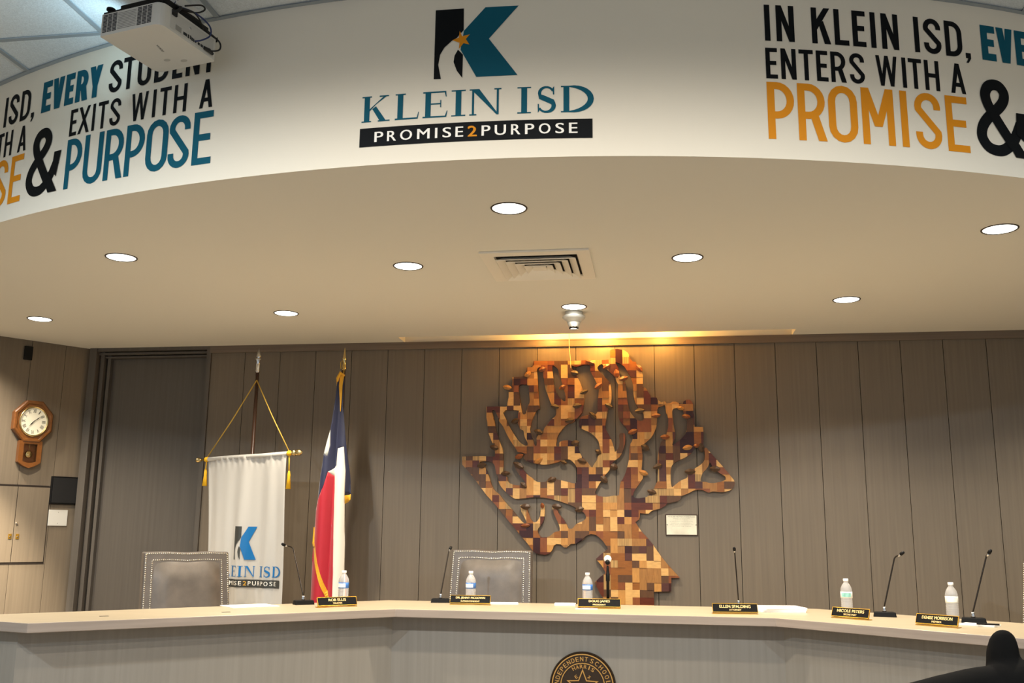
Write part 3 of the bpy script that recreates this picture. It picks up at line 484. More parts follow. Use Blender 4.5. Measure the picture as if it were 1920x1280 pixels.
PX, PZ, PP = -.6235, 2.0, .0532
vs, fs = fill2d([OUTER]+[chaikin(h) for h in HOLES], cut=((PX, PP), (PZ, PP)))
rnd = random.Random(21)
cellg = {}; gi = 0
for cz in range(-24, 26):
    for cx in range(-24, 26):
        if (cx, cz) in cellg: continue
        r = rnd.random(); shape = [(0, 0)]
        if r < .22: shape = [(0, 0), (1, 0)]
        elif r < .42: shape = [(0, 0), (0, 1)]
        elif r < .46: shape = [(0, 0), (0, 1), (0, 2)]
        if any((cx+a, cz+b) in cellg for a, b in shape): shape = [(0, 0)]
        for a, b in shape: cellg[(cx+a, cz+b)] = gi
        gi += 1
wt = [16, 14, 14, 14, 12, 11, 10, 8, 5, 8]
gm = []; 
for k in range(gi):
    gm.append((rnd.choices(range(10), wt)[0], rnd.uniform(0, .007)))
mb = MB(); YB = YW-.001; groups = {}
for f in fs:
    cx = sum(vs[i][0] for i in f)/len(f); cz = sum(vs[i][1] for i in f)/len(f)
    g = cellg.get((math.floor((cx-PX)/PP), math.floor((cz-PZ)/PP)), 0)
    groups.setdefault(g, []).append(f)
for g, fl in groups.items():
    mi, hh = gm[g]; yf = YW-.034-hh; edges = {}
    for f in fl:
        mb.add([(vs[i][0], yf, vs[i][1]) for i in f], [tuple(range(len(f)))], mi)
        for a, b in zip(f, f[1:]+f[:1]): edges[(min(a, b), max(a, b))] = edges.get((min(a, b), max(a, b)), 0)+1
    for (a, b), c in edges.items():
        if c == 1:
            mb.add([(vs[a][0], yf, vs[a][1]), (vs[b][0], yf, vs[b][1]), (vs[b][0], YB, vs[b][1]), (vs[a][0], YB, vs[a][1])], [(0, 1, 2, 3)], mi)
art = thing('wooden_wall_sculpture', 'large wooden block tree in the outline of a state, mounted on the wall', 'wall sculpture')
mb.build('block_tree', woods, art)
lm = [mat('leaf_walnut', '#4a3524', rough=.4, noise=.15, nscale=(60, 60, 60)), mat('leaf_cherry', '#7d4526', rough=.4, noise=.12, nscale=(60, 60, 60)), mat('leaf_oak', '#a9763f', rough=.4, noise=.12, nscale=(60, 60, 60))]
for (x, z, l, w, ang, k) in LEAVES:
    mb = MB(); N = 12; ca, sa = cos(radians(ang)), sin(radians(ang)); rim = []
    for q in range(2*N):
        u = -1+2*q/N if q <= N else 1-2*(q-N)/N
        wv = (1-abs(u)**2.2)**.9*(1 if q <= N else -1)
        X, Z = u*l/2, wv*w/2; rim.append((x+X*ca-Z*sa, z+X*sa+Z*ca))
    y0 = YW-.043
    V = [(a, y0-.004, b) for a, b in rim]+[(x-ca*l*.42, y0-.010, z-sa*l*.42), (x, y0-.016, z), (x+ca*l*.42, y0-.010, z+sa*l*.42)]+[(a, y0+.008, b) for a, b in rim]
    n = 2*N; F = []
    for q in range(n):
        p = (q+1) % n; u = q % n
        t = n if (q < 2 or q >= n-2) else (n+2 if N-2 <= q < N+2 else n+1)
        F.append((q, p, t)); F.append((q, p, n+3+p, n+3+q))
    F += [(2, n, n+1), (n-2, n, n+1), (N-2, n+1, n+2), (N+2, n+1, n+2)]
    mb.add(V, F)
    mb.build('wooden_leaf', lm[k], art)

# engraved plaque beside the trunk
t = thing('wall_plaque', 'small pale engraved plaque in a dark frame to the right of the tree trunk', 'plaque')
mb = MB(); mb.box(.054, .291, YW-.010, YW, 1.494, 1.650); mb.build('frame', mat('plaque_frame', '#3a2618', rough=.5), t, bevel=.002)
mb = MB(); mb.box(.061, .284, YW-.013, YW-.009, 1.501, 1.643); mb.build('metal_sheet', mat('plaque_metal', '#ddd8c2', rough=.35, metal=.1, noise=.12, nscale=(14, 1, 10)), t)
mb = MB(); fl = lambda x, z, o: (x, YW-.0134-o, z)
for k, (zz, wdt, hh) in enumerate([(1.6285, .20, .007), (1.617, .12, .005), (1.6065, .09, .005), (1.594, .17, .0045), (1.583, .15, .0045), (1.572, .17, .0045), (1.561, .14, .0045)]):
    flat_to(mb, fit(text2d(['MAY 30 2000 TREE MADE OF TEXAS WOODS', 'presented to the board of trustees', 'of the school district', 'by the students and friends of the', 'district with wood from many', 'native and imported trees and', 'carved by hand'][k]), .1725-wdt/2, .1725+wdt/2, zz, zz+hh), fl)
mb.build('engraving', mat('engraving_ink', '#6b6557', rough=.6), t)
for x in (.066, .279):
    mb = MB(); mb.lathe([(.0035, 0), (.003, .002), (.001, .0028)], 10, fn=lambda a, b, c: (x+a, YW-.013-c, 1.573+b)); mb.build('screw', m_blk2, t)

# thin cord from the slot to the sculpture
mb = MB(); mb.tube([(-.664, YW-.06, ZS+.10), (-.662, YW-.055, 2.93), (-.655, YW-.05, 2.84), (-.652, YW-.045, 2.77)], .0022, 6)
tag(mb.build('hanging_wire', mat('cord_pale', '#e8cf96', rough=.6)), 'thin pale cord hanging from the ceiling slot down to the top of the wooden tree', 'cord')

# ------------------------------------------------------------------ ceiling fixtures
m_lens = mat('lamp_lens', '#fffdf2', emit=6.0)
m_ring = mat('lamp_ring', '#3f362a', rough=.35, metal=.3)
def downlight(x, y, z, label, watts, col, group, sz=1.0, spot=128, blend=.85):
    t = thing('recessed_downlight', label, 'ceiling light', (x, y, z), 0, group)
    mb = MB(); N = 40; V = []; 
    prof = [(.088, -.001), (.0865, -.004), (.080, -.004), (.0785, -.0015), (.0785, .001), (.088, .001)]
    for r, zz in prof: V += [(r*sz*cos(2*pi*k/N), r*sz*sin(2*pi*k/N), zz) for k in range(N)]
    F = [(i*N+k, i*N+(k+1) % N, ((i+1) % 6)*N+(k+1) % N, ((i+1) % 6)*N+k) for i in range(6) for k in range(N)]
    mb.add(V, F); mb.build('trim_ring', m_ring, t, smooth=True)
    mb = MB(); mb.lathe([(.0785*sz, -.0008), (.075*sz, -.0030), (.001, -.0035)], 36); mb.build('lens', m_lens, t, smooth=True)
    ld = bpy.data.lights.new('downlight_beam', 'SPOT'); ld.energy = watts; ld.color = col; ld.spot_size = radians(spot); ld.spot_blend = blend; ld.shadow_soft_size = .05
    lo = bpy.data.objects.new('downlight_beam', ld); COL.objects.link(lo); lo.parent = t; lo.location = (0, 0, -.03)
    return t
for x, y, lab in [(-2.974, 4.928, 'round recessed downlight on the left of the soffit, under the word PURPOSE'), (-1.401, 5.289, 'round recessed downlight left of the square air vent'),
                  (-2.568, 6.395, 'round recessed downlight above the dark red and blue flag, near the back wall'), (-4.452, 6.385, 'leftmost round recessed downlight, near the wall with the clock'),
                  (.189, 5.295, 'round recessed downlight right of the square air vent'), (1.237, 6.398, 'round recessed downlight near the back wall on the right side'),
                  (1.712, 4.955, 'rightmost round recessed downlight, under the word PROMISE'), (-.671, 4.354, 'large front round recessed downlight under the logo, in front of the vent'),
                  (-.536, 6.411, 'round recessed downlight directly above the cone-shaped detector'), (3.05, 6.39, 'round recessed downlight beyond the right edge near the back wall'),
                  (-5.07, 6.48, 'round recessed downlight added unseen beyond the left edge to brighten the left wall')]:  # last entry: unseen lamp added to brighten the left wall
    downlight(x, y, ZS, lab, SPOT_W, SPOT_C, 'recessed downlights in the soffit')
for k, x in enumerate((-3.3, -1.3, .7, 2.7)):
    downlight(x, 1.25, ZC, ('leftmost', 'second from left', 'third from left', 'rightmost')[k]+' of four downlights in the hall ceiling before the fascia',
              HALL_W*(1.5, .95, .9, 1.1)[k], HALL_COOL if k in (0, 3) else HALL_C, 'recessed downlights in the hall ceiling', 1.1, 171, .30)
# unseen spot added left of the view to brighten the wall with the clock
ws = downlight(-4.75, 5.55, ZS, 'round recessed spotlight added unseen beyond the left edge, aimed to brighten the left wall', 1, SPOT_C, 'recessed downlights in the soffit')
wl = [c for c in ws.children if c.type == 'LIGHT'][0]; wl.data.energy = 1350; wl.data.spot_size = radians(30); wl.data.spot_blend = .9; wl.data.color = (1.0, .86, .66)
tgt = Vector(LW(.82, 1.22)); dv = tgt-Vector((-4.75, 5.55, ZS-.03)); wl.rotation_euler = dv.to_track_quat('-Z', 'Y').to_euler()

# square four-way air diffuser
t = thing('air_vent', 'square white four-way air vent in the soffit between the downlights', 'vent', (-.642, 5.352, ZS))
m_vent = mat('vent_metal', '#efe9dc', rough=.5)
mb = MB()
def sq(r, z): return [(-r, -r, z), (r, -r, z), (r, r, z), (-r, r, z)]
def ring4(mb, r0, z0, r1, z1, m=0): mb.add(sq(r0, z0)+sq(r1, z1), [(k, (k+1) % 4, 4+(k+1) % 4, 4+k) for k in range(4)], m)
ring4(mb, .302, -.001, .302, -.012); ring4(mb, .302, -.012, .232, -.012); ring4(mb, .232, -.012, .226, .0)
mb.build('frame', m_vent, t)
mb = MB(); mb.add(sq(.23, -.0015), [(0, 1, 2, 3)]); mb.build('duct_opening', mat('duct_dark', '#15120e', rough=.9), t)
for k, r in enumerate((.222, .175, .128, .081)):
    mb = MB(); ring4(mb, r, -.028, r-.040, -.004); ring4(mb, r, -.028, r-.003, -.031); ring4(mb, r-.003, -.031, r-.043, -.007)
    mb.build('louver', m_vent, t)
mb = MB(); mb.box(-.038, .038, -.038, .038, -.024, -.018); mb.build('centre_plate', m_vent, t)

# cone shaped detector
t = thing('smoke_detector', 'white cone-shaped smoke detector hanging below the downlight over the wooden tree', 'smoke detector', (-.551, 6.578, ZS))
mb = MB(); mb.lathe([(.062, 0), (.064, -.022), (.078, -.030), (.080, -.040), (.070, -.052), (.052, -.062), (.048, -.072)], 32); mb.build('base', m_wht, t, smooth=True)
mb = MB(); mb.lathe([(.046, -.070), (.043, -.085), (.036, -.100), (.030, -.108)], 28); mb.build('cone', m_wht, t, smooth=True)
mb = MB()
for k in range(8):
    a = 2*pi*k/8; mb.box(-.004, .004, .026, .032, -.120, -.106, fn=lambda x, y, z: (x*cos(a)-y*sin(a), x*sin(a)+y*cos(a), z))
mb.lathe([(.020, -.108), (.020, -.120), (.001, -.121)], 16); mb.build('sensor_cage', m_blk2, t)
mb = MB(); mb.lathe([(.030, -.120), (.026, -.126), (.001, -.127)], 24); mb.build('tip', m_wht, t, smooth=True)

# warm picture lamps in the slot
for px, pw, lab in ((-.40, .52, 'middle warm amber lamp inside the ceiling slot above the wooden tree'), (-.82, .20, 'left warm amber lamp inside the ceiling slot above the wooden tree'), (.05, .28, 'right warm amber lamp inside the ceiling slot above the wooden tree')):
    t = thing('picture_lamp', lab, 'lamp', (px, 7.375, ZS+.075), 0, 'lamps in the ceiling slot')
    mb = MB(); mb.box(-.05, .05, -.03, .03, .0, .024); mb.build('housing', m_wht, t)
    mb = MB(); mb.lathe([(.018, 0), (.022, -.006), (.016, -.018), (.001, -.022)], 20); mb.build('bulb', mat('warm_bulb', '#ffb04a', emit=12), t, smooth=True)
    ld = bpy.data.lights.new('picture_beam', 'POINT'); ld.energy = PICT_W*pw; ld.color = PICT_C; ld.shadow_soft_size = .03
    lo = bpy.data.objects.new('picture_beam', ld); COL.objects.link(lo); lo.parent = t; lo.location = (0, -.01, -.04)

# ------------------------------------------------------------------ left wall: clock, cabinet, panels
t = thing('wall_clock', 'octagonal wooden pendulum clock with roman numerals on the left wall', 'clock')
SC0, ZC0 = .470, 2.345
m_cw = mat('clock_oak', '#6a3f18', rough=.35, noise=.15, nscale=(30, 30, 60), coat=.3)
def lw(mb_fn=None): return lambda s, z, o: LW(SC0-s, ZC0+z, o)     # s to the right, z up, o out of the wall
CL = lw()
def octo(r, rz=None): rz = rz or r; return [(r*cos(radians(22.5+45*k))/cos(radians(22.5)), rz*sin(radians(22.5+45*k))/cos(radians(22.5))) for k in range(8)]
def ringo(mb, r0, o0, r1, o1, N, shp): a, b = shp(r0), shp(r1); mb.add([CL(x, z, o0) for x, z in a]+[CL(x, z, o1) for x, z in b], [(k, (k+1) % N, N+(k+1) % N, N+k) for k in range(N)])
oc = lambda r: octo(r, r*1.11)
mb = MB(); ringo(mb, .150, 0, .150, .050, 8, oc); ringo(mb, .150, .050, .142, .058, 8, oc); ringo(mb, .142, .058, .128, .058, 8, oc); ringo(mb, .128, .058, .122, .052, 8, oc); ringo(mb, .122, .052, .104, .052, 8, oc); ringo(mb, .104, .052, .100, .045, 8, oc)
mb.add([CL(x, z, .045) for x, z in oc(.101)], [tuple(range(8))])
mb.build('octagon_case', m_cw, t)
cir = lambda r: [(r*cos(2*pi*k/48), r*1.08*sin(2*pi*k/48)) for k in range(48)]
mb = MB(); ringo(mb, .112, .054, .112, .062, 48, cir); ringo(mb, .112, .062, .108, .065, 48, cir); ringo(mb, .108, .065, .1015, .060, 48, cir); ringo(mb, .1015, .060, .1015, .054, 48, cir); mb.build('bezel', m_brass, t, smooth=True)
mb = MB(); mb.add([CL(x, z, .0555) for x, z in cir(.104)], [tuple(range(48))]); dial = mb.build('dial', mat('dial_cream', '#dcd8c4', rough=.35), t)
mb = MB()
for k, nme in enumerate(['XII', 'I', 'II', 'III', 'IIII', 'V', 'VI', 'VII', 'VIII', 'IX', 'X', 'XI']):
    a = radians(30*k); wd = {'I': .006, 'II': .012, 'III': .018, 'IIII': .022, 'V': .013, 'VI': .018, 'VII': .022, 'VIII': .026, 'IX': .018, 'X': .014, 'XI': .018, 'XII': .023}[nme]
    flat_to(mb, fit(text2d(nme), -wd/2, wd/2, .064, .092), lambda x, z, o: CL(x*cos(a)+z*sin(a), (-x*sin(a)+z*cos(a))*1.08, .0565+o))
mb.build('numerals', m_blk2, dial)
def hand(ang, L, w):
    mb = MB(); a = radians(ang)
    mb.prism([(-w*.4, -.012), (w*.4, -.012), (w, L*.45), (w*.3, L*.6), (0, L), (-w*.3, L*.6), (-w, L*.45)], .058, .0595, fn=lambda x, z, o: CL(x*cos(a)+z*sin(a), -x*sin(a)+z*cos(a), o)); return mb
hand(50, .090, .0028).build('minute_hand', m_blk2, dial); hand(219, .062, .0042).build('hour_hand', m_blk2, dial)
mb = MB(); out = [(-.088, -.155), (.088, -.155), (.088, -.325), (.045, -.355), (.0, -.372), (-.045, -.355), (-.088, -.325)]
inn = [(-.052, -.180), (.052, -.180), (.052, -.318), (.03, -.326), (0, -.332), (-.03, -.326), (-.052, -.318)]
N = 7
mb.add([CL(x, z, 0) for x, z in out]+[CL(x, z, .048) for x, z in out]+[CL(x, z, .048) for x, z in inn]+[CL(x, z, .012) for x, z in inn],
       [(k+j*N, (k+1) % N+j*N, (k+1) % N+(j+1)*N, k+(j+1)*N) for j in range(3) for k in range(N)]+[tuple(3*N+k for k in range(N))]); mb.build('pendulum_case', m_cw, t)
mb = MB(); mb.box(-.0015, .0015, -.24, -.18, .018, .020, fn=CL); mb.build('pendulum_rod', m_brass, t)
mb = MB(); mb.lathe([(.001, .030), (.022, .028), (.0285, .022), (.0285, .019), (.001, .018)], 28, fn=lambda x, y, z: CL(x, y-.262, z)); mb.build('pendulum_bob', m_brass, t, smooth=True)
mb = MB(); mb.box(-.052, .052, -.318, -.180, .041, .0425, fn=CL); mb.build('glass', mat('clock_glass', '#ffffff', rough=.03, trans=1, ior=1.1), t)

t = thing('wall_cabinet', 'flush two-door cabinet with brass latches in the left wall below the clock', 'cabinet')
mb = MB(); mb.box(.262, .80, .0005, .004, 1.225, 1.838, fn=lambda s, o, z: LW(s, z, o)); mb.build('cabinet_gap', m_groove, t)
cdoor = []
for a, b in ((.270, .5145), (.5205, .79)):
    mb = MB(); mb.box(a, b, .002, .010, 1.240, 1.826, fn=lambda s, o, z: LW(s, z, o)); cdoor.append(mb.build('cabinet_door', m_lam, t))
for ci, s in enumerate((.487, .543)):
    mb = MB(); mb.box(s-.012, s+.012, .010, .014, 1.418, 1.458, fn=lambda q, o, z: LW(q, z, o)); o = mb.build('latch', m_gold, cdoor[ci])
    mb = MB(); mb.lathe([(.006, 0), (.006, .004), (.001, .005)], 12, fn=lambda a, b, c: LW(s+a, 1.436+b, .014+c)); mb.build('latch_knob', m_chrome, cdoor[ci])
mb = MB(); mb.lathe([(.007, 0), (.009, .006), (.006, .012), (.001, .013)], 14, fn=lambda a, b, c: LW(.503+a, 1.539+b, .010+c)); mb.build('lock', m_chrome, cdoor[0])
mb = MB(); mb.box(.276, .80, .0, .006, 1.836, 1.842, fn=lambda s, o, z: LW(s, z, o)); struct(mb.build('trim_4', m_groove))
t = thing('wall_speaker', 'black square speaker panel on the left wall beside the door frame', 'speaker')
mb = MB(); mb.box(.012, .268, 0, .022, 1.695, 1.921, fn=lambda s, o, z: LW(s, z, o)); mb.build('case', m_blk, t, bevel=.004)
mb = MB(); mb.box(.024, .256, .022, .026, 1.707, 1.909, fn=lambda s, o, z: LW(s, z, o)); mb.build('grille', mat('grille_black', '#0b0b0c', rough=.8), t, bevel=.003)
t = thing('wall_plate', 'blank white square plate on the left wall below the black speaker panel', 'plate')
mb = MB(); mb.box(.108, .261, 0, .008, 1.524, 1.652, fn=lambda s, o, z: LW(s, z, o)); mb.build('plate', mat('plate_white', '#c4c2ba', rough=.5), t, bevel=.003)
for zz in (1.545, 1.631):
    mb = MB(); mb.lathe([(.003, 0), (.002, .0015)], 8, fn=lambda a, b, c: LW(.1845+a, zz+b, .008+c)); mb.build('screw', m_chrome, t)
mb = MB(); mb.box(.517, .583, 0, .016, 2.842, 2.955, fn=lambda s, o, z: LW(s, z, o)); tag(mb.build('wall_sensor', m_blk, bevel=.003), 'tiny black rectangular sensor high on the left wall above the clock', 'sensor')

# ------------------------------------------------------------------ council desk
ZT = 1.06; TH = .046
F = [(-2.939, 4.363), (-1.520, 5.690), (.622, 5.620), (2.05, 4.37)]
B = [(-3.615, 4.555), (-1.756, 6.417), (.95, 6.40), (2.87, 4.80)]
desk = thing('council_desk', 'long angled pale oak council desk with grey panelled front', 'desk')
mb = MB(); poly = [F[0], F[1], F[2], F[3], B[3], B[2], B[1], B[0]]
n = 8; mb.add([(x, y, ZT) for x, y in poly]+[(x, y, ZT-TH) for x, y in poly], [])
def tris(p): return [tuple(q) for q in tessellate_polygon([[Vector((x, y, 0)) for x, y in p]])]
for q in tris(poly): mb.f.append(q); mb.m.append(0); mb.f.append(tuple(i+8 for i in q)); mb.m.append(1)
for k in range(8): mb.f.append((k, (k+1) % 8, 8+(k+1) % 8, 8+k)); mb.m.append(1)
ct = mb.build('countertop', [m_top, m_edge], desk, bevel=.003)
# front panels set back under the top
INS = .14
def offl(a, b, d):
    v = Vector((b[0]-a[0], b[1]-a[1])).normalized(); nn = Vector((-v.y, v.x)); return Vector(a)+nn*d, v
def isect(l1, l2):
    p, u = l1; q, v = l2; t = ((q.x-p.x)*v.y-(q.y-p.y)*v.x)/(u.x*v.y-u.y*v.x); return p+u*t
seq = [B[0], F[0], F[1], F[2], F[3], B[3]]
ls = [offl(seq[k], seq[k+1], INS if 0 < k < 4 else .06) for k in range(5)]
P = [Vector(B[0])+Vector((.10, .05))]+[isect(ls[k], ls[k+1]) for k in range(4)]+[Vector(B[3])+Vector((-.08, .0))]
for k in range(5):
    a, b = P[k], P[k+1]; v = (b-a).normalized(); nn = Vector((-v.y, v.x))*.02
    mb = MB(); vs4 = [a, b, b+nn, a+nn]
    mb.add([(p.x, p.y, 0) for p in vs4]+[(p.x, p.y, ZT-TH) for p in vs4], [(0, 1, 2, 3), (4, 5, 6, 7), (0, 1, 5, 4), (1, 2, 6, 5), (2, 3, 7, 6), (3, 0, 4, 7)])
    mb.build('front_panel', m_lam2, desk)
lq = [offl(seq[k], seq[k+1], INS+.035) for k in range(1, 4)]
pf = [isect(lq[0], offl((-2.85, 4.2), (-2.85, 5.2), -.10)), isect(lq[0], lq[1]), isect(lq[1], lq[2]), isect(lq[2], offl((1.95, 4.2), (1.95, 5.2), 0))]
mb = MB(); mb.prism([tuple(p) for p in pf]+[(2.15, 5.0), (3.1, 5.6), (3.1, 7.7), (-4.9, 7.9), (-5.45, 6.6), (-4.0, 5.2), (-3.1, 4.95)], 0, ZD); struct(mb.build('floor_platform', m_carpet))
for x, y, r in ((-2.867, 4.807, .72), (-2.39, 5.21, .72)):
    mb = MB(); mb.box(-.022, .022, -.012, .012, 0, .0014, fn=lambda a, b, c: (x+a*cos(r)-b*sin(r)+.05, y+a*sin(r)+b*cos(r), ZT+c)); mb.build('cable_slot', mat('slot_dark', '#1c150e', rough=.6), desk)

# bronze district seal on the centre panel
a, b = P[2], P[3]; v = (b-a).normalized(); nn = Vector((v.y, -v.x)); sx = -.440; tt = (sx-a.x)/v.x; sc = a+v*tt
m_sb = mat('seal_brown', '#33261a', rough=.45, metal=.3, noise=.15, nscale=(60, 60, 60)); m_sg = mat('seal_gold', '#cf9f58', rough=.35, metal=.5)
seal = thing('round_seal', 'round dark bronze district seal with gold lettering on the desk front', 'seal')
SZ = .652
SE = lambda x, z, o: (sc.x+v.x*x+nn.x*o, sc.y+v.y*x+nn.y*o, SZ+z)
mb = MB(); mb.lathe([(.188, 0), (.188, .012), (.184, .018), (.181, .016), (.178, .012), (.001, .012)], 72, fn=lambda x, y, z: SE(x, y, z)); mb.build('disc', m_sb, seal)
mb = MB()
def rg(mb, r0, r1, o0, o1, N=72):
    V = []
    for r, o in ((r0, o0), (r0, o1), (r1, o1), (r1, o0)): V += [SE(r*cos(2*pi*k/N), r*sin(2*pi*k/N), o) for k in range(N)]
    mb.add(V, [(j*N+k, j*N+(k+1) % N, (j+1)*N+(k+1) % N, (j+1)*N+k) for j in range(3) for k in range(N)])
rg(mb, .176, .170, .012, .017); mb.build('outer_ring', m_sg, seal)
mb = MB(); rg(mb, .127, .122, .012, .017); mb.build('inner_ring', m_sg, seal)
def around(mb, body, r, h, a_mid, a_step, wch, flip=False):
    n = len(body)
    for k, ch in enumerate(body):
        if ch == ' ': continue
        a = radians(a_mid-(k-(n-1)/2)*a_step) if not flip else radians(a_mid+(k-(n-1)/2)*a_step)
        w = wch*(.35 if ch == 'I' else 1)
        vf = fit(text2d(ch), -w/2, w/2, -h/2, h/2)
        for dx in (0, .0012):
            flat_to(mb, vf, lambda x, y, o: SE((r+(y if not flip else -y))*cos(a)+((x+dx) if not flip else -(x+dx))*sin(a), (r+(y if not flip else -y))*sin(a)-((x+dx) if not flip else -(x+dx))*cos(a), .0135+dx*.2))
mb = MB(); around(mb, 'INDEPENDENT', .148, .025, 132.5, 10.1, .0175); around(mb, 'SCHOOL', .148, .025, 39.5, 11.8, .0175); around(mb, 'KLEIN', .148, .025, 222, 10.1, .0175); around(mb, 'DISTRICT', .148, .025, -50, 10.1, .0175)
around(mb, 'HARRIS', .107, .021, 88, 12.2, .0160); around(mb, 'COUNTY', .107, .021, -90, 12.2, .0160, True)
for ch, ang in zip('TEXAS', (198, 126, 54, -18, -90)):
    around(mb, ch, .062, .018, ang, 1, .014)
mb.build('lettering', m_sg, seal)
mb = MB(); st = []
for k in range(10): r = .088 if k % 2 == 0 else .038; st.append((r*cos(radians(90+36*k)), r*sin(radians(90+36*k))))
for qd in ribbon(st, .0055, True): mb.prism(qd, .012, .017, fn=lambda x, z, o: SE(x, z, o))
mb.build('star_outline', m_sg, seal)

# ------------------------------------------------------------------ name plates
m_np = mat('nameplate_black', '#080706', rough=.5, spec=.15)
def nameplate(x, y, rz, l1, l2, label, L=.255):
    t = thing('name_plate', label, 'name plate', (x, y, ZT), rz, 'name plates along the desk')
    H = .052; tilt = radians(22)
    def fn(a, d, h): return (a, d*cos(tilt)+h*sin(tilt), max(0, h*cos(tilt)-d*sin(tilt)+.008))
    mb = MB(); mb.box(-L/2, L/2, 0, .004, 0, H, fn=fn); mb.box(-L/2, L/2, -.004, .035, 0, .004); 
    mb.box(-L/2, L/2, -.004, .0, 0, .0035, fn=fn); mb.box(-L/2, L/2, -.004, 0, H-.0025, H, fn=fn)
    mb.box(-L/2, -L/2+.002, -.004, 0, 0, H, fn=fn); mb.box(L/2-.002, L/2, -.004, 0, 0, H, fn=fn); mb.build('holder', m_gold, t)
    mb = MB(); mb.box(-L/2+.002, L/2-.002, -.0025, 0, .0035, H-.0025, fn=fn); pl = mb.build('plate', m_np, t)
    mb = MB(); m2 = MB()
    w1 = min(L*.72, len(l1)*.0125); w2 = min(L*.5, len(l2)*.0085)
    for d in (0, .0012):
        flat_to(mb, fit(text2d(l1), -w1/2+d, w1/2+d, .0265, .0425), lambda a, h, o: fn(a, -.0032-d*.1, h))
        flat_to(m2, fit(text2d(l2), -w2/2+d*.6, w2/2+d*.6, .0105, .0195), lambda a, h, o: fn(a, -.0032-d*.1, h))
    mg = mat('plate_gold_text', '#e8c98a', rough=.4, metal=.2); mb.build('name_lettering', mg, pl); m2.build('title_lettering', mg, pl)
    return t
nameplate(-1.884, 5.739, .78, 'ROB ELLIS', 'TRUSTEE', 'leftmost black and gold name plate, in front of the flag')
nameplate(-1.162, 6.125, .0, 'DR. JENNY MCGOWN', 'SUPERINTENDENT', 'black and gold name plate in front of the grey leather chair in the centre')
nameplate(-.358, 6.035, .10, 'DOUG JAMES', 'PRESIDENT', 'black and gold name plate reading president, under the wooden tree')
nameplate(.423, 5.835, .12, 'ELLEN SPALDING', 'ATTORNEY', 'black and gold name plate reading attorney, right of the wooden tree')
nameplate(1.013, 5.652, -.70, 'NICOLE PETERS', 'SECRETARY', 'black and gold name plate in front of the bottle with green label', .22)
nameplate(1.361, 5.288, -.75, 'DENISE MORRISON', 'MEMBER', 'rightmost black and gold name plate, in front of the white-label bottle', .22)

# ------------------------------------------------------------------ water bottles
m_pet = mat('clear_plastic', '#ffffff', rough=.12, trans=.74, ior=1.2, coat=.5)
m_lb = mat('label_blue', '#3c6fb4', rough=.5, noise=.45, nscale=(55, 55, 30)); m_lg = mat('label_green', '#8fc9bd', rough=.5, noise=.3, nscale=(55, 55, 30)); m_lw = mat('label_white', '#e9e8de', rough=.5)
def bottle(x, y, label, ml, m_band):
    t = thing('water_bottle', label, 'water bottle', (x, y, ZT), random.uniform(0, 6), 'water bottles on the desk')
    r = .0325; prof = [(.022, 0), (.029, .002), (.0315, .010)]
    z = .014
    while z < .088: prof += [(r, z), (r-.0022, z+.006), (r, z+.012)]; z += .0125
    prof += [(r-.001, .092), (r-.001, .128), (r, .132), (r-.001, .140), (.0285, .152), (.0225, .164), (.0155, .174), (.0120, .180), (.0120, .186)]
    mb = MB(); mb.lathe(prof, 28); mb.build('body', m_pet, t, smooth=True)
    mb = MB(); N = 28
    V = [(rr*cos(2*pi*k/N), rr*sin(2*pi*k/N), zz) for rr, zz in ((r-.0008, .093), (r+.0004, .0935), (r+.0004, .1275), (r-.0008, .128)) for k in range(N)]
    mb.add(V, [(j*N+k, j*N+(k+1) % N, (j+1)*N+(k+1) % N, (j+1)*N+k) for j in range(3) for k in range(N)]); lw_ = mb.build('label_wrap', ml, t, smooth=True)
    mb = MB(); V = [((r+.0008)*cos(a0+k*.16), (r+.0008)*sin(a0+k*.16), zz) for zz in (.099, .122) for a0 in (3.6,) for k in range(12)]
    mb.add(V, [(k, k+1, 12+k+1, 12+k) for k in range(11)]); o = mb.build('label_print', m_band, lw_)
    o.rotation_euler = (0, 0, -t.rotation_euler.z)
    mb = MB(); mb.lathe([(.0138, .185), (.0145, .187), (.0145, .197), (.0135, .1995), (.001, .2)], 20); mb.build('cap', m_white, t, smooth=True)
bottle(-1.947, 6.033, 'water bottle with blue label in front of the flag', m_lb, m_lw)
bottle(-1.184, 6.258, 'water bottle with blue label in front of the centre leather chair', m_lb, m_lw)
bottle(-.446, 6.290, 'water bottle with blue label at the left foot of the wooden tree', m_lb, m_lw)
bottle(1.058, 5.968, 'water bottle with green and blue label right of the wall plaque', m_lw, m_lg)
bottle(1.552, 5.690, 'rightmost water bottle, with plain white label', m_lw, m_white)

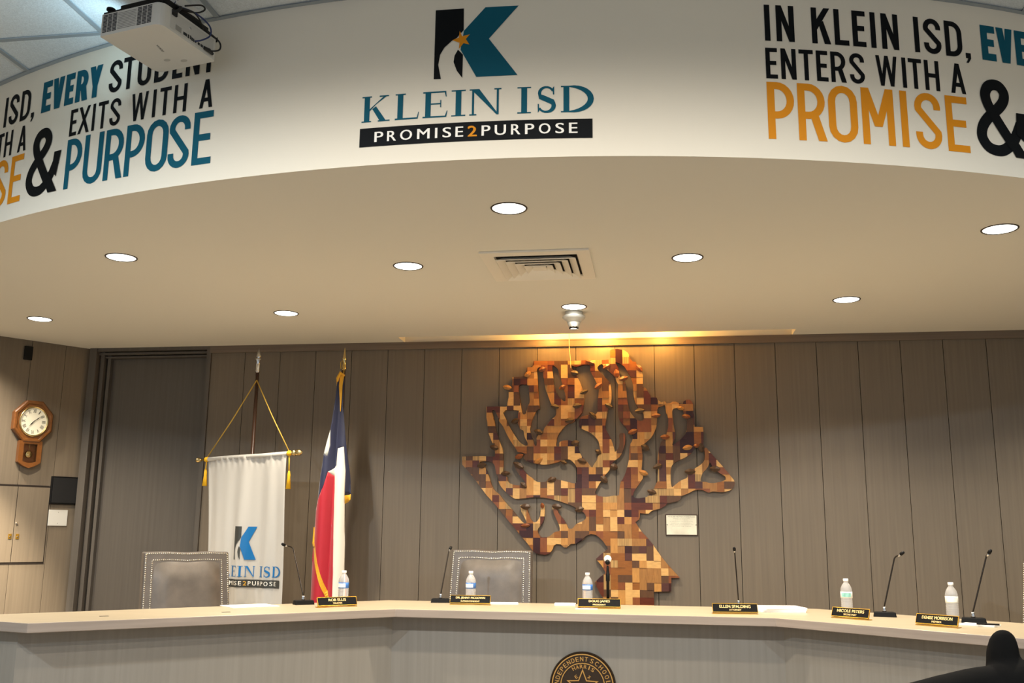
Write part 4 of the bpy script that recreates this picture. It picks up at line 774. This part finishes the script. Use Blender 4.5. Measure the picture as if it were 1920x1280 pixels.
# ------------------------------------------------------------------ microphones
m_goose = mat('gooseneck', '#2a241e', rough=.3, metal=.6)
def mic(x, y, rz, tipv, bend, label, base=True, thick=.0042, head=.0095):
    t = thing('gooseneck_microphone', label, 'microphone', (x, y, ZT), 0, 'gooseneck microphones on the desk')
    c, s = cos(rz), sin(rz); R = lambda a, b, h: (a*c-b*s, a*s+b*c, h)
    mb = MB(); mb.prism([(-.062, -.035), (.062, -.035), (.055, .035), (-.055, .035)], 0, .026, fn=lambda a, b, h: R(a*(1-h*3), b*(1-h*6), h if b < 0 else h*1.0)); mb.build('base', m_blk2, t, bevel=.003)
    mb = MB(); mb.lathe([(.011, .026), (.012, .034), (.009, .040), (.010, .046), (.007, .054)], 16); mb.build('collar', m_chrome, t, smooth=True)
    tip = Vector(tipv)-Vector((x, y, ZT)); bd = Vector(bend)-Vector((x, y, ZT)); st = Vector((0, 0, .05))
    pts = []
    for k in range(13):
        u = k/12; q = st.lerp(bd, u); q += Vector((0, 0, .012))*sin(pi*u)*0; pts.append(q)
    e = tip+(bd-tip).normalized()*.03
    for k in range(1, 7):
        u = k/6; a = pts[12] if k else bd; pts.append((bd*(1-u)**2+(bd+(bd-st).normalized()*.02)*2*u*(1-u)+e*u*u))
    mb = MB(); mb.tube(pts, thick, 8); mb.build('gooseneck', m_goose, t, smooth=True)
    d = (tip-e).normalized()
    mb = MB(); mb.tube([e-d*.012, e-d*.002, e+d*.006], [.005, .0062, .0062], 12); mb.build('stem_ring', m_chrome, t, smooth=True)
    mb = MB(); mb.tube([e+d*.004, e+d*.008, e+d*.022, e+d*.030, e+d*.033], [head*.7, head, head, head*.75, head*.2], 14); mb.build('capsule', m_blk, t, smooth=True)
    return t
mic(-2.150, 5.880, .75, (-2.325, 5.93, 1.420), (-2.270, 5.99, 1.385), 'gooseneck microphone on the left desk wing, bending over the white banner')
mic(-1.385, 6.290, .2, (-1.352, 6.43, 1.408), (-1.362, 6.40, 1.375), 'gooseneck microphone standing along the left edge of the centre leather chair')
mic(.470, 6.200, .0, (.452, 6.16, 1.425), (.458, 6.20, 1.385), 'slim upright gooseneck microphone behind the attorney name plate', thick=.0036)
mic(1.242, 5.880, -.15, (1.362, 5.86, 1.415), (1.314, 5.89, 1.372), 'gooseneck microphone with bent tip on the right desk wing between two bottles')
mic(1.625, 5.590, -.2, (1.735, 5.57, 1.435), (1.712, 5.59, 1.390), 'rightmost gooseneck microphone, leaning right with a foam tip')
# the chair's microphone: thick stem, black capsule in front of a white disc
t = thing('desk_microphone', 'thick black upright microphone with a white round head in front of the tree trunk', 'microphone', (-.316, 6.240, ZT))
mb = MB(); mb.lathe([(.055, 0), (.055, .008), (.030, .016), (.012, .022)], 28); mb.build('base', m_blk2, t, smooth=True)
mb = MB(); mb.tube([(0, 0, .02), (0, 0, .15), (0, 0, .155), (0, 0, .195), (0, 0, .200), (0, 0, .225), (0, -.002, .245)], [.0095, .0095, .0125, .0125, .010, .0075, .0065], 16); mb.build('stem', m_blk, t, smooth=True)
mb = MB(); mb.tube([(0, .030, .288), (0, .022, .288), (0, .008, .286), (0, .002, .285)], [.010, .021, .0235, .018], 24); mb.build('round_head', m_white, t, smooth=True)
mb = MB(); mb.tube([(0, .004, .262), (0, -.006, .264), (0, -.022, .268), (0, -.030, .270)], [.010, .0145, .0145, .008], 18); mb.build('capsule', m_blk2, t, smooth=True)

# ------------------------------------------------------------------ papers, pens
def sheet(name, pts, z0, z1, label, cat, m=m_paper, curl=0):
    mb = MB(); mb.prism(pts, ZT+z0, ZT+z1); return tag(mb.build(name, m), label, cat)
def quad(cx, cy, w, d, r): c, s = cos(r), sin(r); return [(cx+a*c-b*s, cy+a*s+b*c) for a, b in ((-w/2, -d/2), (w/2, -d/2), (w/2, d/2), (-w/2, d/2))]
sheet('paper_sheets', quad(-2.40, 5.665, .28, .22, .78), .0006, .0035, 'flat white sheets on the left desk wing beside the microphone', 'paper')
sheet('paper_sheets', quad(-.985, 6.290, .20, .14, .15), .0006, .0055, 'small white papers right of the centre name plate', 'paper')
sheet('paper_sheets', quad(-.585, 6.27, .13, .10, .05), .0006, .012, 'white papers left of the president name plate', 'paper')
sheet('paper_sheets', quad(-.43, 5.975, .13, .045, .10), .0006, .004, 'narrow white slip under the president name plate', 'paper')
t = thing('paper_stack', 'thick stack of white papers right of the attorney name plate', 'paper', (.70, 6.13, ZT))
for k in range(3):
    mb = MB(); mb.prism(quad(.0+k*.006, .0, .26-.01*k, .20, .10+.05*k), .0006+k*.009, .0085+k*.009); mb.build('paper_bundle', m_paper, t)
sheet('paper_sheets', quad(1.60, 5.405, .17, .10, -.62), .0006, .008, 'white folded papers right of the rightmost name plate', 'paper')
mb = MB(); mb.tube([(1.57, 5.355, ZT+.0135), (1.67, 5.325, ZT+.0135)], .0045, 8); tag(mb.build('pen', m_blk2), 'black pen lying on the papers near the right edge', 'pen')
mb = MB(); mb.tube([(-.655, 6.30, ZT+.005), (-.60+.0, 6.345, ZT+.005)], .005, 8); tag(mb.build('pen', m_blk2), 'short dark pen left of the president name plate', 'pen')

# ------------------------------------------------------------------ leather chairs with nailhead trim
m_lea = mat('grey_leather', '#5f564d', rough=.38, noise=.22, nscale=(9, 9, 9), bump=.15, bscale=120, spec=.6)
m_lea2 = mat('grey_leather_border', '#5d554e', rough=.4, noise=.15, nscale=(12, 12, 12), spec=.6)
m_nail = mat('nailhead', '#d9d3c0', rough=.25, metal=.9)
def chair():
    t = thing('leather_chair', 'x', 'chair', (0, 0, 0))
    # local: faces -y, back rest leaning a little; z from platform
    HT, WT, WB, Z0 = 1.055, .287, .300, .50
    def top(u): return HT-.004*cos(pi*u)**2+.003*abs(u)     # gentle serpentine crest, u -1..1
    def bk(x, z, o): return (x, .30+(z-Z0)*.16-o, z)
    def hw(z): return WB+(WT-WB)*(z-Z0)/(HT-Z0)
    N = 16; mb = MB()
    def grid(m, s_in, zlo, o, zin):
        V = []; M2 = 12
        for j in range(M2+1):
            for i in range(N+1):
                u = -1+2*i/N; zt = top(u)-zin; z = zlo+(zt-zlo)*j/M2; V.append((u*(hw(z)-s_in), z))
        return V, M2
    V, M2 = grid(mb, 0, Z0, 0, 0)
    fr = [bk(x, z, .035) for x, z in V]; ba = [bk(x, z, -.035) for x, z in V]; K = N+1
    FF = [(j*K+i, j*K+i+1, (j+1)*K+i+1, (j+1)*K+i) for j in range(M2) for i in range(N)]
    mb.add(fr+ba, FF+[tuple(a+len(fr) for a in f) for f in FF]); n0 = len(fr)
    rim = [i for i in range(N+1)]+[j*K+N for j in range(1, M2+1)]+[M2*K+i for i in range(N-1, -1, -1)]+[j*K for j in range(M2-1, 0, -1)]
    for a, b in zip(rim, rim[1:]+rim[:1]): mb.f.append((a, b, b+n0, a+n0)); mb.m.append(0)
    bf = mb.build('back_frame', m_lea2, t, bevel=.012, seg=3)
    # padded inner cushion
    V, M2 = grid(None, .062, Z0+.03, 0, .062); mb = MB(); P2 = []
    for idx, (x, z) in enumerate(V):
        i = idx % K; j = idx//K; e = min(i, N-i, 99)/3.0; f = min(j, M2-j)/3.0; q = min(1, e)*min(1, f); P2.append(bk(x, z, .033+.032*(1-(1-q)**2)))
    mb.add(P2, FF); mb.build('back_cushion', m_lea, t, smooth=True)
    # nailheads
    mb = MB()
    def nail(x, z, o, r=.0052):
        c = Vector(bk(x, z, o)); V = [(c.x, c.y-.0035, c.z)]+[(c.x+r*cos(pi*k/3), c.y, c.z+r*sin(pi*k/3)) for k in range(6)]
        mb.add(V, [(0, 1+k, 1+(k+1) % 6) for k in range(6)])
    def run(ins, z0, zin):
        pts = []
        z = z0; zz = top(1)-zin
        side = [(hw(z0+(zz-z0)*k/40)-ins, z0+(zz-z0)*k/40) for k in range(41)]
        crest = [(-(u)*(hw(HT)-ins), top(u)-zin) for u in [-1+2*k/40 for k in range(41)]]
        line = side+crest[1:]+[(-x, z) for x, z in reversed(side)][1:]
        acc = 0; nail(line[0][0], line[0][1], .0355)
        for (a, b), (c, d) in zip(line, line[1:]):
            L = sqrt((c-a)**2+(d-b)**2); 
            pos = .0135-acc
            while pos <= L: nail(a+(c-a)*pos/L, b+(d-b)*pos/L, .0365); pos += .0135
            acc = L-(pos-.0135)
    run(.012, Z0+.02, .012); run(.054, Z0+.03, .054)
    nt = mb.build('nailhead_trim', m_nail, bf, smooth=True); nt['kind'] = 'stuff'
    mb = MB(); mb.box(-.27, .27, -.27, .25, .36, .47); mb.build('seat', m_lea, t, bevel=.03, seg=3)
    for sx in (-1, 1):
        mb = MB(); mb.box(sx*.30-.03, sx*.30+.03, -.20, .26, .60, .645); mb.box(sx*.30-.022, sx*.30+.022, -.18, -.13, .38, .60); mb.box(sx*.30-.022, sx*.30+.022, .20, .25, .38, .60); mb.build('armrest', m_lea2, t, bevel=.012)
    mb = MB(); mb.lathe([(.03, .09), (.03, .36)], 16); mb.build('column', m_blk, t)
    for k in range(5):
        a = 2*pi*k/5+.3; mb = MB(); mb.tube([(0, 0, .10), (.15*cos(a), .15*sin(a), .085), (.29*cos(a), .29*sin(a), .06)], [.024, .02, .015], 8)
        mb.lathe([(.001, 0), (.022, .008), (.027, .026), (.022, .044), (.001, .052)], 12, c=(.29*cos(a), .29*sin(a), 0)); mb.build('base_leg', m_blk, t)
    return t
ch = chair()
spots = [(-2.915, 6.12, .78, 0, 'grey leather chair behind the left desk wing, in front of the white banner'),
         (-1.195, 6.60, -.07, .025, 'grey leather chair at the desk centre, left of the wooden tree'),
         (2.27, 6.35, -.75, .0, 'grey leather chair cut off by the right edge behind the right desk wing')]
for k, (x, y, rz, dz, lab) in enumerate(spots):
    o = ch if k == 0 else copy_tree(ch)
    o.location = (x, y, ZD+dz*0); o.rotation_euler = (0, 0, rz); o['label'] = lab; o['group'] = 'leather chairs behind the desk'
    if dz: o.scale = (1, 1, 1+dz)

# ------------------------------------------------------------------ hanging white banner on its pole
m_pole = mat('pole_wood', '#3a2519', rough=.35, noise=.15, nscale=(80, 80, 4)); m_cord = mat('cord_gold', '#b9963c', rough=.6); m_tas = mat('tassel_yellow', '#e9b21c', rough=.7)
bn = thing('hanging_banner', 'white banner with blue and black logo hanging from a crossbar behind the left chair', 'banner')
mb = MB(); mb.tube([(-3.05, 7.06, ZD+.05), (-3.035, 7.05, 2.705)], .014, 12); mb.build('pole', m_pole, bn, smooth=True)
mb = MB(); mb.lathe([(.016, 0), (.018, .01), (.0155, .02), (.017, .06), (.014, .085), (.022, .10), (.022, .108), (.008, .112)], 18, c=(-3.035, 7.05, 2.695))
mb.add([(-3.035+a, 7.05+b, 2.80+h) for a, b, h in ((-.022, 0, .012), (0, -.006, .012), (.022, 0, .012), (0, .006, .012), (0, 0, .090), (0, 0, -.004))], [(0, 1, 4), (1, 2, 4), (2, 3, 4), (3, 0, 4), (0, 1, 5), (1, 2, 5), (2, 3, 5), (3, 0, 5)])
mb.build('spear_finial', m_chrome, bn, smooth=True)
mb = MB(); mb.lathe([(.19, 0), (.19, .02), (.05, .045), (.02, .06)], 32, c=(-3.05, 7.06, ZD)); mb.build('stand', m_gold, bn, smooth=True)
A, Bv = Vector((-3.475, 7.10, 2.030)), Vector((-2.595, 6.85, 2.064))
mb = MB(); mb.tube([A, Bv], .0085, 12); mb.build('crossbar', m_brass, bn, smooth=True)
for p, d in ((A, (A-Bv).normalized()), (Bv, (Bv-A).normalized())):
    mb = MB(); s = 1.0 if d.x < 0 else 1.25
    if d.x < 0: mb.tube([p-d*.004, p+d*.004, p+d*.012, p+d*.026, p+d*.038, p+d*.044], [.012, .012, .018, .021, .015, .003], 16)
    else: mb.tube([p-d*.05, p-d*.045, p-d*.03, p-d*.028, p-d*.01, p+d*.012, p+d*.03, p+d*.035], [.013, .022, .022, .013, .024, .022, .008, .002], 16)
    mb.build('rod_finial', m_brass, bn, smooth=True)
ax = Vector((-3.025, 7.02, 2.632))
TL, TR = A.lerp(Bv, .085), A.lerp(Bv, .885)
for k, q in enumerate((TL, TR)):
    qa = q-(Bv-A).normalized()*(.018 if k == 0 else -.022)
    mb = MB(); mb.tube([ax, ax.lerp(qa, .5)+Vector((0, 0, -.008)), qa+Vector((0, 0, .01))], .0045, 8); mb.build('cord', m_cord, bn, smooth=True)
    mb = MB(); dd = (Bv-A).normalized(); mb.tube([qa-dd*.018, qa-dd*.010, qa+dd*.010, qa+dd*.018], [.010, .019, .019, .010], 12); mb.build('cord_knot', m_tas, bn, smooth=True)
    L = .16 if k else .10
    bt = qa+Vector((.010 if k else -.012, -.01 if k else .02, -L))
    mb = MB(); mb.tube([qa, bt], .0042, 8); mb.tube([bt+Vector((0, 0, .03)), bt, bt-Vector((0, 0, .02)), bt-Vector((0, 0, .10))], [.006, .012, .011, .019], 12); mb.build('tassel', m_tas, bn, smooth=True)
def CLOTH(u, z, off=0):
    "u 0..1 across, z world height; soft vertical folds that deepen downwards"
    a = TL.lerp(TR, u); v = (a.z-z)/1.35
    b = Vector((-3.352, 7.075, 0)).lerp(Vector((-2.668, 6.87, 0)), u)
    x = a.x+(b.x-a.x)*v; y = a.y+(b.y-a.y)*v
    w = .020*sin(9*u+1.2)+.016*sin(21*u+.6+v)+.008*sin(37*u+2*v)
    g = .006*sin(90*u)*max(0, 1-v*14)
    y += w*min(1, .25+v*1.4)+g+.02*v
    return (x+.004*sin(5*z+8*u), y-off, z)
mb = MB(); NU, NV = 72, 60; V = []
for j in range(NV+1):
    for i in range(NU+1):
        u = i/NU; zt = TL.lerp(TR, u).z+.004; V.append(CLOTH(u, zt+(.66-zt)*j/NV, .010*(max(0, 1-j/1.2))))
mb.add(V, [(j*(NU+1)+i, j*(NU+1)+i+1, (j+1)*(NU+1)+i+1, (j+1)*(NU+1)+i) for j in range(NV) for i in range(NU)])
m_cloth = mat('banner_cloth', '#bdb9b1', rough=.6, sheen=.3, bump=.15, bscale=500)
o = mb.build('cloth', m_cloth, bn, smooth=True); sm = o.modifiers.new('thick', 'SOLIDIFY'); sm.thickness = .002; sm.offset = 0
mb = MB(); mb.tube([TL-(TR-TL)*.0, TL.lerp(TR, .33)+Vector((0, 0, .002)), TL.lerp(TR, .66)-Vector((0, 0, .002)), TR], .0155, 14); mb.build('rod_sleeve', m_cloth, bn, smooth=True)
def BN(x, z, off=0):   # logo space -> banner cloth
    k = 1.0
    X = (x+.4245)/(.986)             # 0..1 over the name bar
    zz = 1.093+(z-3.085)*.66
    if z > 3.35: zz = 1.290+(z-3.371)*.755
    xw = -3.298+X*(.594); 
    if z > 3.35: xw = -3.107+(x+.106)*.50
    # invert: find u so that the cloth x matches
    lo, hi = 0, 1
    for _ in range(14):
        m = (lo+hi)/2
        if CLOTH(m, zz)[0] < xw: lo = m
        else: hi = m
    return CLOTH((lo+hi)/2, zz, .005+off)
m_bb = mat('banner_black', '#3a3b38', rough=.5); m_bl = mat('banner_blue', '#0f6aa8', rough=.45); m_by = mat('banner_yellow', '#d9a63a', rough=.5)
logo(bn, BN, (m_bb, m_bl, m_by, m_white), star=False, off=.0008, cut=.02)

# ------------------------------------------------------------------ state flag draped on its pole
fg = thing('state_flag', 'red white and blue flag with gold fringe draped on a pole beside the white banner', 'flag')
mb = MB(); mb.tube([(-2.385, 7.235, ZD+.05), (-2.405, 7.225, 2.76)], .014, 12); mb.build('pole', m_pole, fg, smooth=True)
mb = MB(); mb.lathe([(.016, 0), (.018, .012), (.014, .03), (.013, .075), (.018, .085), (.012, .10), (.009, .125), (.004, .165), (.001, .18)], 16, c=(-2.402, 7.225, 2.735)); mb.build('spear_finial', m_brass, fg, smooth=True)
mb = MB(); mb.lathe([(.19, 0), (.19, .02), (.05, .045), (.02, .06)], 32, c=(-2.385, 7.235, ZD)); mb.build('stand', m_gold, fg, smooth=True)
def FX(px, pz):    # photo-measured outline, metres on the plane of the flag
    return (px, pz)
def FOLD(x, z, off=0):
    d = (2.72-z)
    y = 7.165-.045*min(1, d*1.1)*abs(sin((x+2.40)*26+.35*d))-.03*min(1, d)+.02*sin((x+2.4)*11)
    return (x, y-off, z)
regions = {
 'blue_field': ('#1b2140', [(-2.424, 2.70), (-2.375, 2.66), (-2.372, 2.45), (-2.325, 2.12), (-2.301, 1.96), (-2.278, 1.775), (-2.322, 1.765), (-2.324, 1.95), (-2.345, 2.13), (-2.392, 2.118), (-2.395, 1.99), (-2.43, 1.955), (-2.452, 1.94), (-2.462, 1.90), (-2.475, 1.83), (-2.515, 1.73), (-2.505, 1.90), (-2.487, 2.08), (-2.462, 2.06), (-2.448, 2.14), (-2.454, 2.26), (-2.435, 2.5)]),
 'white_stripe': ('#e9e2d2', [(-2.392, 2.118), (-2.345, 2.13), (-2.324, 1.95), (-2.320, 1.72), (-2.309, 1.40), (-2.303, .72), (-2.372, .72), (-2.376, 1.2), (-2.388, 1.5), (-2.396, 1.80), (-2.404, 1.905), (-2.452, 1.94), (-2.43, 1.955), (-2.395, 1.99)]),
 'white_star_edge': ('#cfd3cc', [(-2.454, 2.26), (-2.448, 2.14), (-2.462, 2.06), (-2.490, 2.065), (-2.472, 2.17)]),
 'red_stripe': ('#b3182b', [(-2.452, 1.94), (-2.404, 1.905), (-2.396, 1.80), (-2.388, 1.5), (-2.376, 1.2), (-2.372, .72), (-2.555, .72), (-2.536, 1.0), (-2.530, 1.08), (-2.418, 1.08), (-2.40, 1.0), (-2.405, 1.08), (-2.50, 1.36), (-2.535, 1.50), (-2.541, 1.60), (-2.53, 1.66), (-2.515, 1.73), (-2.475, 1.83)]),
 'gold_fringe': ('#e3a91c', [(-2.322, 1.765), (-2.278, 1.775), (-2.277, 1.735), (-2.320, 1.70)]),
}
regions['red_stripe'] = ('#b3182b', [(-2.452, 1.94), (-2.404, 1.905), (-2.396, 1.80), (-2.388, 1.5), (-2.376, 1.2), (-2.372, .72), (-2.555, .72), (-2.545, 1.0), (-2.545, 1.30), (-2.535, 1.50), (-2.53, 1.66), (-2.515, 1.73), (-2.475, 1.83)])
for nme, (colr, poly) in regions.items():
    mb = MB(); flat_to(mb, fill2d([poly], ((0, .008), (0, .05))), FOLD)
    o = mb.build(nme, mat('flag_'+nme, colr, rough=.55, sheen=.3, bump=.2, bscale=300), fg, smooth=True)
    bm = bmesh.new(); bm.from_mesh(o.data); bmesh.ops.remove_doubles(bm, verts=bm.verts, dist=1e-5); bm.to_mesh(o.data); bm.free()
    s2 = o.modifiers.new('thick', 'SOLIDIFY'); s2.thickness = .004
mf = mat('flag_gold_fringe', '#e3a91c', rough=.6)
for pts, wd in (([(-2.540, 1.53), (-2.538, 1.42), (-2.505, 1.27), (-2.455, 1.12), (-2.415, 1.02), (-2.38, .90)], .022), ([(-2.392, 2.69), (-2.398, 2.60), (-2.392, 2.50), (-2.388, 2.40)], .020)):
    mb = MB()
    if wd == .022: tt = [.006, .014, .022, .026, .026, .020]
    else: tt = [.030, .026, .016, .003]
    quads_to(mb, ribbon(pts, tt), FOLD, .008, maxw=.01); o = mb.build('gold_fringe', mf, fg, smooth=False); s2 = o.modifiers.new('thick', 'SOLIDIFY'); s2.thickness = .004
mb = MB(); mb.tube([(-2.43, 7.17, 2.60), (-2.425, 7.15, 2.66), (-2.40, 7.14, 2.70), (-2.375, 7.16, 2.68)], [.006, .012, .015, .008], 10); mb.build('gold_knot', mf, fg, smooth=True)
mb = MB(); mb.tube([(-2.42, 7.20, 2.74), (-2.42, 7.19, 2.79), (-2.41, 7.20, 2.81), (-2.395, 7.2, 2.77), (-2.395, 7.2, 2.70)], .0035, 6); mb.build('gold_cord', m_cord, fg, smooth=True)

# ------------------------------------------------------------------ ceiling projector
pj = thing('ceiling_projector', 'white ceiling projector with black cables in front of the left motto', 'projector', (-1.94, 3.34, CAM_Z+2.0), -.23)
m_pw = mat('projector_white', '#c9c8c2', rough=.45); m_pg = mat('projector_vent', '#24272a', rough=.7)
# local frame: body spans x -.315..0, y 0..0.35, z 0..0.10; the near right corner is rounded
PW, PD, PH = .312, .345, .098
def rr(x0, x1, y0, y1, r, n=6):
    P = []
    for cx, cy, a in ((x1-r[0], y0+r[0], -90), (x1-r[1], y1-r[1], 0), (x0+r[2], y1-r[2], 90), (x0+r[3], y0+r[3], 180)):
        i = len(P)//(n+1); q = r[i]
        P += [(cx+q*cos(radians(a+90*k/n)), cy+q*sin(radians(a+90*k/n))) for k in range(n+1)]
    return P
outl = rr(-PW, 0, 0, PD, (.035, .012, .035, .006))
mb = MB(); mb.prism(outl, 0, PH); mb.build('body', m_pw, pj, bevel=.006, seg=3)
mb = MB(); outl2 = rr(-PW+.004, -.004, .004, PD-.004, (.033, .01, .033, .004)); mb.prism(outl2, PH, PH+.010); mb.build('top_cover', m_blk, pj)
for c0 in (-.300, -.120):
    mb = MB()
    for i in range(3):
        for j in range(13): mb.box(c0+i*.0255, c0+i*.0255+.0215, -.0012, .002, .014+j*.0062, .0175+j*.0062)
    mb.build('vent_grille', m_pg, pj)
mb = MB()
for j in range(11): mb.box(-.222, -.126, -.0010, .002, .016+j*.0070, .0182+j*.0070)
mb.build('vent_slats', mat('projector_slat', '#8a8a86', rough=.6), pj)
mb = MB(); mb.tube([(-.285, .020, PH+.008), (-.285, .020, PH+.022), (-.285, .02, PH+.024), (-.285, .020, PH+.032)], [.012, .012, .018, .018], 16); mb.build('foot', m_blk, pj)
# port side (local +x face)
mb = MB(); mb.box(-.004, .0008, .055, .325, .010, PH-.008); mb.build('port_panel', mat('port_panel', '#b9b8b3', rough=.5), pj, bevel=.002)
mb = MB()
for y0, w, z0, hh in ((.135, .022, .020, .012), (.162, .008, .018, .016), (.176, .006, .020, .016), (.185, .007, .018, .014), (.196, .005, .018, .014), (.205, .010, .02, .006), (.225, .012, .020, .010), (.243, .014, .02, .011), (.262, .020, .018, .014)):
    mb.box(.0006, .0022, y0, y0+w, z0, z0+hh)
mb.build('ports', m_pg, pj)
mb = MB(); mb.box(.0006, .0018, .088, .122, .018, .040); mb.build('rating_label', mat('label_grey', '#8d8d88', rough=.6), pj)
mb = MB(); mb.lathe([(.006, 0), (.005, .0015)], 12, fn=lambda a, b, c: (.0006+c, .175+a, .066+b)); mb.build('screw', m_chrome, pj)
mb = MB(); flat_to(mb, fit(text2d('SONY'), -.030, .030, 0, .011), lambda a, b, o: (-.150+a*.25+b*.9, .165-a*.97+b*.2, -.0006)); mb.build('brand_lettering', m_pg, pj)
for cx, cy in ((-.19, .262), (-.125, .292)):
    mb = MB(); mb.prism([(cx+.016*cos(2*pi*k/20), cy+.010*sin(2*pi*k/20)) for k in range(20)], -.0008, .001); mb.build('bottom_recess', mat('recess', '#a9a8a2', rough=.6), pj)
# bracket and column
mb = MB(); mb.box(-.245, -.02, .03, .31, PH+.010, PH+.045); mb.box(-.20, -.10, .10, .22, PH+.034, PH+.070); mb.box(-.26, -.23, .06, .28, PH+.012, PH+.020); mb.build('mount_bracket', m_blk, pj, bevel=.003)
mb = MB(); mb.box(-.10, -.015, .10, .24, PH+.045, PH+.088); mb.build('signal_box', m_pw, pj, bevel=.003)
mb = MB(); mb.tube([(-.16, .17, PH+.05), (-.16, .17, 3.785-3.49)], .022, 14); mb.build('mount_column', m_pw, pj, smooth=True)
mb = MB(); mb.lathe([(.07, 0), (.07, -.012), (.03, -.02)], 24, c=(-.16, .17, 3.785-3.49-.0005)); mb.build('ceiling_flange', m_pw, pj)
def cable(pts, r, m, nm='cable'):
    P = [Vector(p) for p in pts]; out = []
    for i in range(len(P)-1):
        a, b, c, d = P[max(i-1, 0)], P[i], P[i+1], P[min(i+2, len(P)-1)]
        for k in range(6):
            t = k/6; out.append(.5*((2*b)+(c-a)*t+(2*a-5*b+4*c-d)*t*t+(3*b-a-3*c+d)*t**3))
    out.append(P[-1]); mb = MB(); mb.tube(out, r, 8); return mb.build(nm, m, pj, smooth=True)
m_cab = mat('cable_black', '#08080a', rough=.5); m_cabb = mat('cable_blue', '#1c2a55', rough=.5)
cable([(.002, .205, .024), (.03, .215, .028), (.055, .235, .055), (.055, .225, .095), (.03, .17, .125), (-.01, .12, .135), (-.06, .10, .135)], .0034, m_cabb)
cable([(.004, .275, .022), (.02, .30, .022), (.035, .325, .040), (.030, .325, .075), (.012, .27, .100), (.01, .20, .118), (-.01, .13, .128)], .0036, m_cab)
cable([(.004, .250, .100), (.02, .20, .120), (.025, .15, .125), (-.01, .10, .125)], .0034, m_cab)
cable([(-.02, .12, .128), (.03, .17, .130), (.055, .19, .150), (.05, .17, .160), (.01, .12, .138)], .0036, m_cab)
cable([(-.03, .10, .14), (-.01, .11, .19), (-.05, .12, .24), (-.13, .16, .29)], .0036, m_cabb)
cable([(.003, .06, .082), (.015, .075, .09), (.010, .10, .12), (-.03, .11, .13)], .0065, m_cab)
mb = MB(); mb.tube([(.004, .262, .022), (.012, .285, .020), (.010, .312, .016)], [.007, .009, .006], 8); mb.build('plug', m_cab, pj)
mb = MB(); mb.box(-.001, .008, .060, .086, .070, .094); mb.build('power_socket', m_cab, pj)
# unseen glowing lens added on the far side, with an added cool spot tinting the tiles
mb = MB(); mb.lathe([(.030, -.004), (.030, .008), (.024, .010)], 24, fn=lambda a, b, c: (-PW-c, .22+a, .05+b)); mb.build('added_lens_ring', m_blk, pj)
mb = MB(); mb.lathe([(.024, .006), (.014, .011), (.001, .013)], 24, fn=lambda a, b, c: (-PW-c, .22+a, .05+b)); mb.build('lens', mat('added_glow_lens', '#bfe6ff', rough=.05, emit=4), pj, smooth=True)
ld = bpy.data.lights.new('added_tile_glow', 'SPOT'); ld.energy = 9; ld.color = (.55, .85, 1.0); ld.spot_size = radians(110); ld.spot_blend = 1; ld.shadow_soft_size = .03
lo = bpy.data.objects.new('added_tile_glow', ld); COL.objects.link(lo); lo.parent = pj; lo.location = (-PW-.03, .22, .065); lo.rotation_euler = Vector((-1, .05, .35)).to_track_quat('-Z', 'Y').to_euler()

# ------------------------------------------------------------------ foreground: dark jacket on a chair at the right edge
m_jac = mat('black_cloth', '#0b0a09', rough=.95, noise=.15, nscale=(20, 20, 20), spec=.2)
oc2 = thing('hall_chair', 'black chair at the lower right edge carrying a dark jacket', 'chair', (1.12, 3.52, 0))
mb = MB(); mb.box(-.22, .22, -.02, .02, .52, .945); mb.build('backrest', m_blk, oc2, bevel=.015)
mb = MB(); mb.box(-.23, .23, 0, .44, .43, .48); mb.build('seat', m_blk, oc2, bevel=.015)
for sx in (-.21, .21):
    mb = MB(); mb.tube([(sx, -.01, 0), (sx, -.005, .5), (sx, 0, .94)], .012, 10); mb.build('leg', m_chrome, oc2, smooth=True)
    mb = MB(); mb.tube([(sx, .42, 0), (sx, .40, .44)], .012, 10); mb.build('leg', m_chrome, oc2, smooth=True)
jk = thing('jacket', 'black jacket bundled over the chair at the lower right corner', 'jacket', (1.12, 3.45, .98))
mb = MB()
def rel(p): return (p[0]-1.12, p[1]-3.45, p[2]-.98)
mb.tube([rel(p) for p in ((.60, 3.40, .930), (.74, 3.40, .955), (.88, 3.41, .985), (.99, 3.43, 1.012), (1.12, 3.45, 1.032), (1.30, 3.48, 1.04), (1.42, 3.5, 1.02))], [.055, .070, .078, .076, .074, .085, .07], 20)
mb.tube([rel(p) for p in ((1.098, 3.50, .98), (1.098, 3.50, 1.07), (1.100, 3.50, 1.130), (1.105, 3.50, 1.165), (1.108, 3.50, 1.190), (1.108, 3.5, 1.202))], [.054, .054, .050, .043, .030, .012], 20)
o = mb.build('cloth', m_jac, jk, smooth=True)
rm = o.modifiers.new('merge', 'REMESH'); rm.mode = 'VOXEL'; rm.voxel_size = .009; rm.use_smooth_shade = True
s3 = o.modifiers.new('soft', 'SMOOTH'); s3.factor = .6; s3.iterations = 8
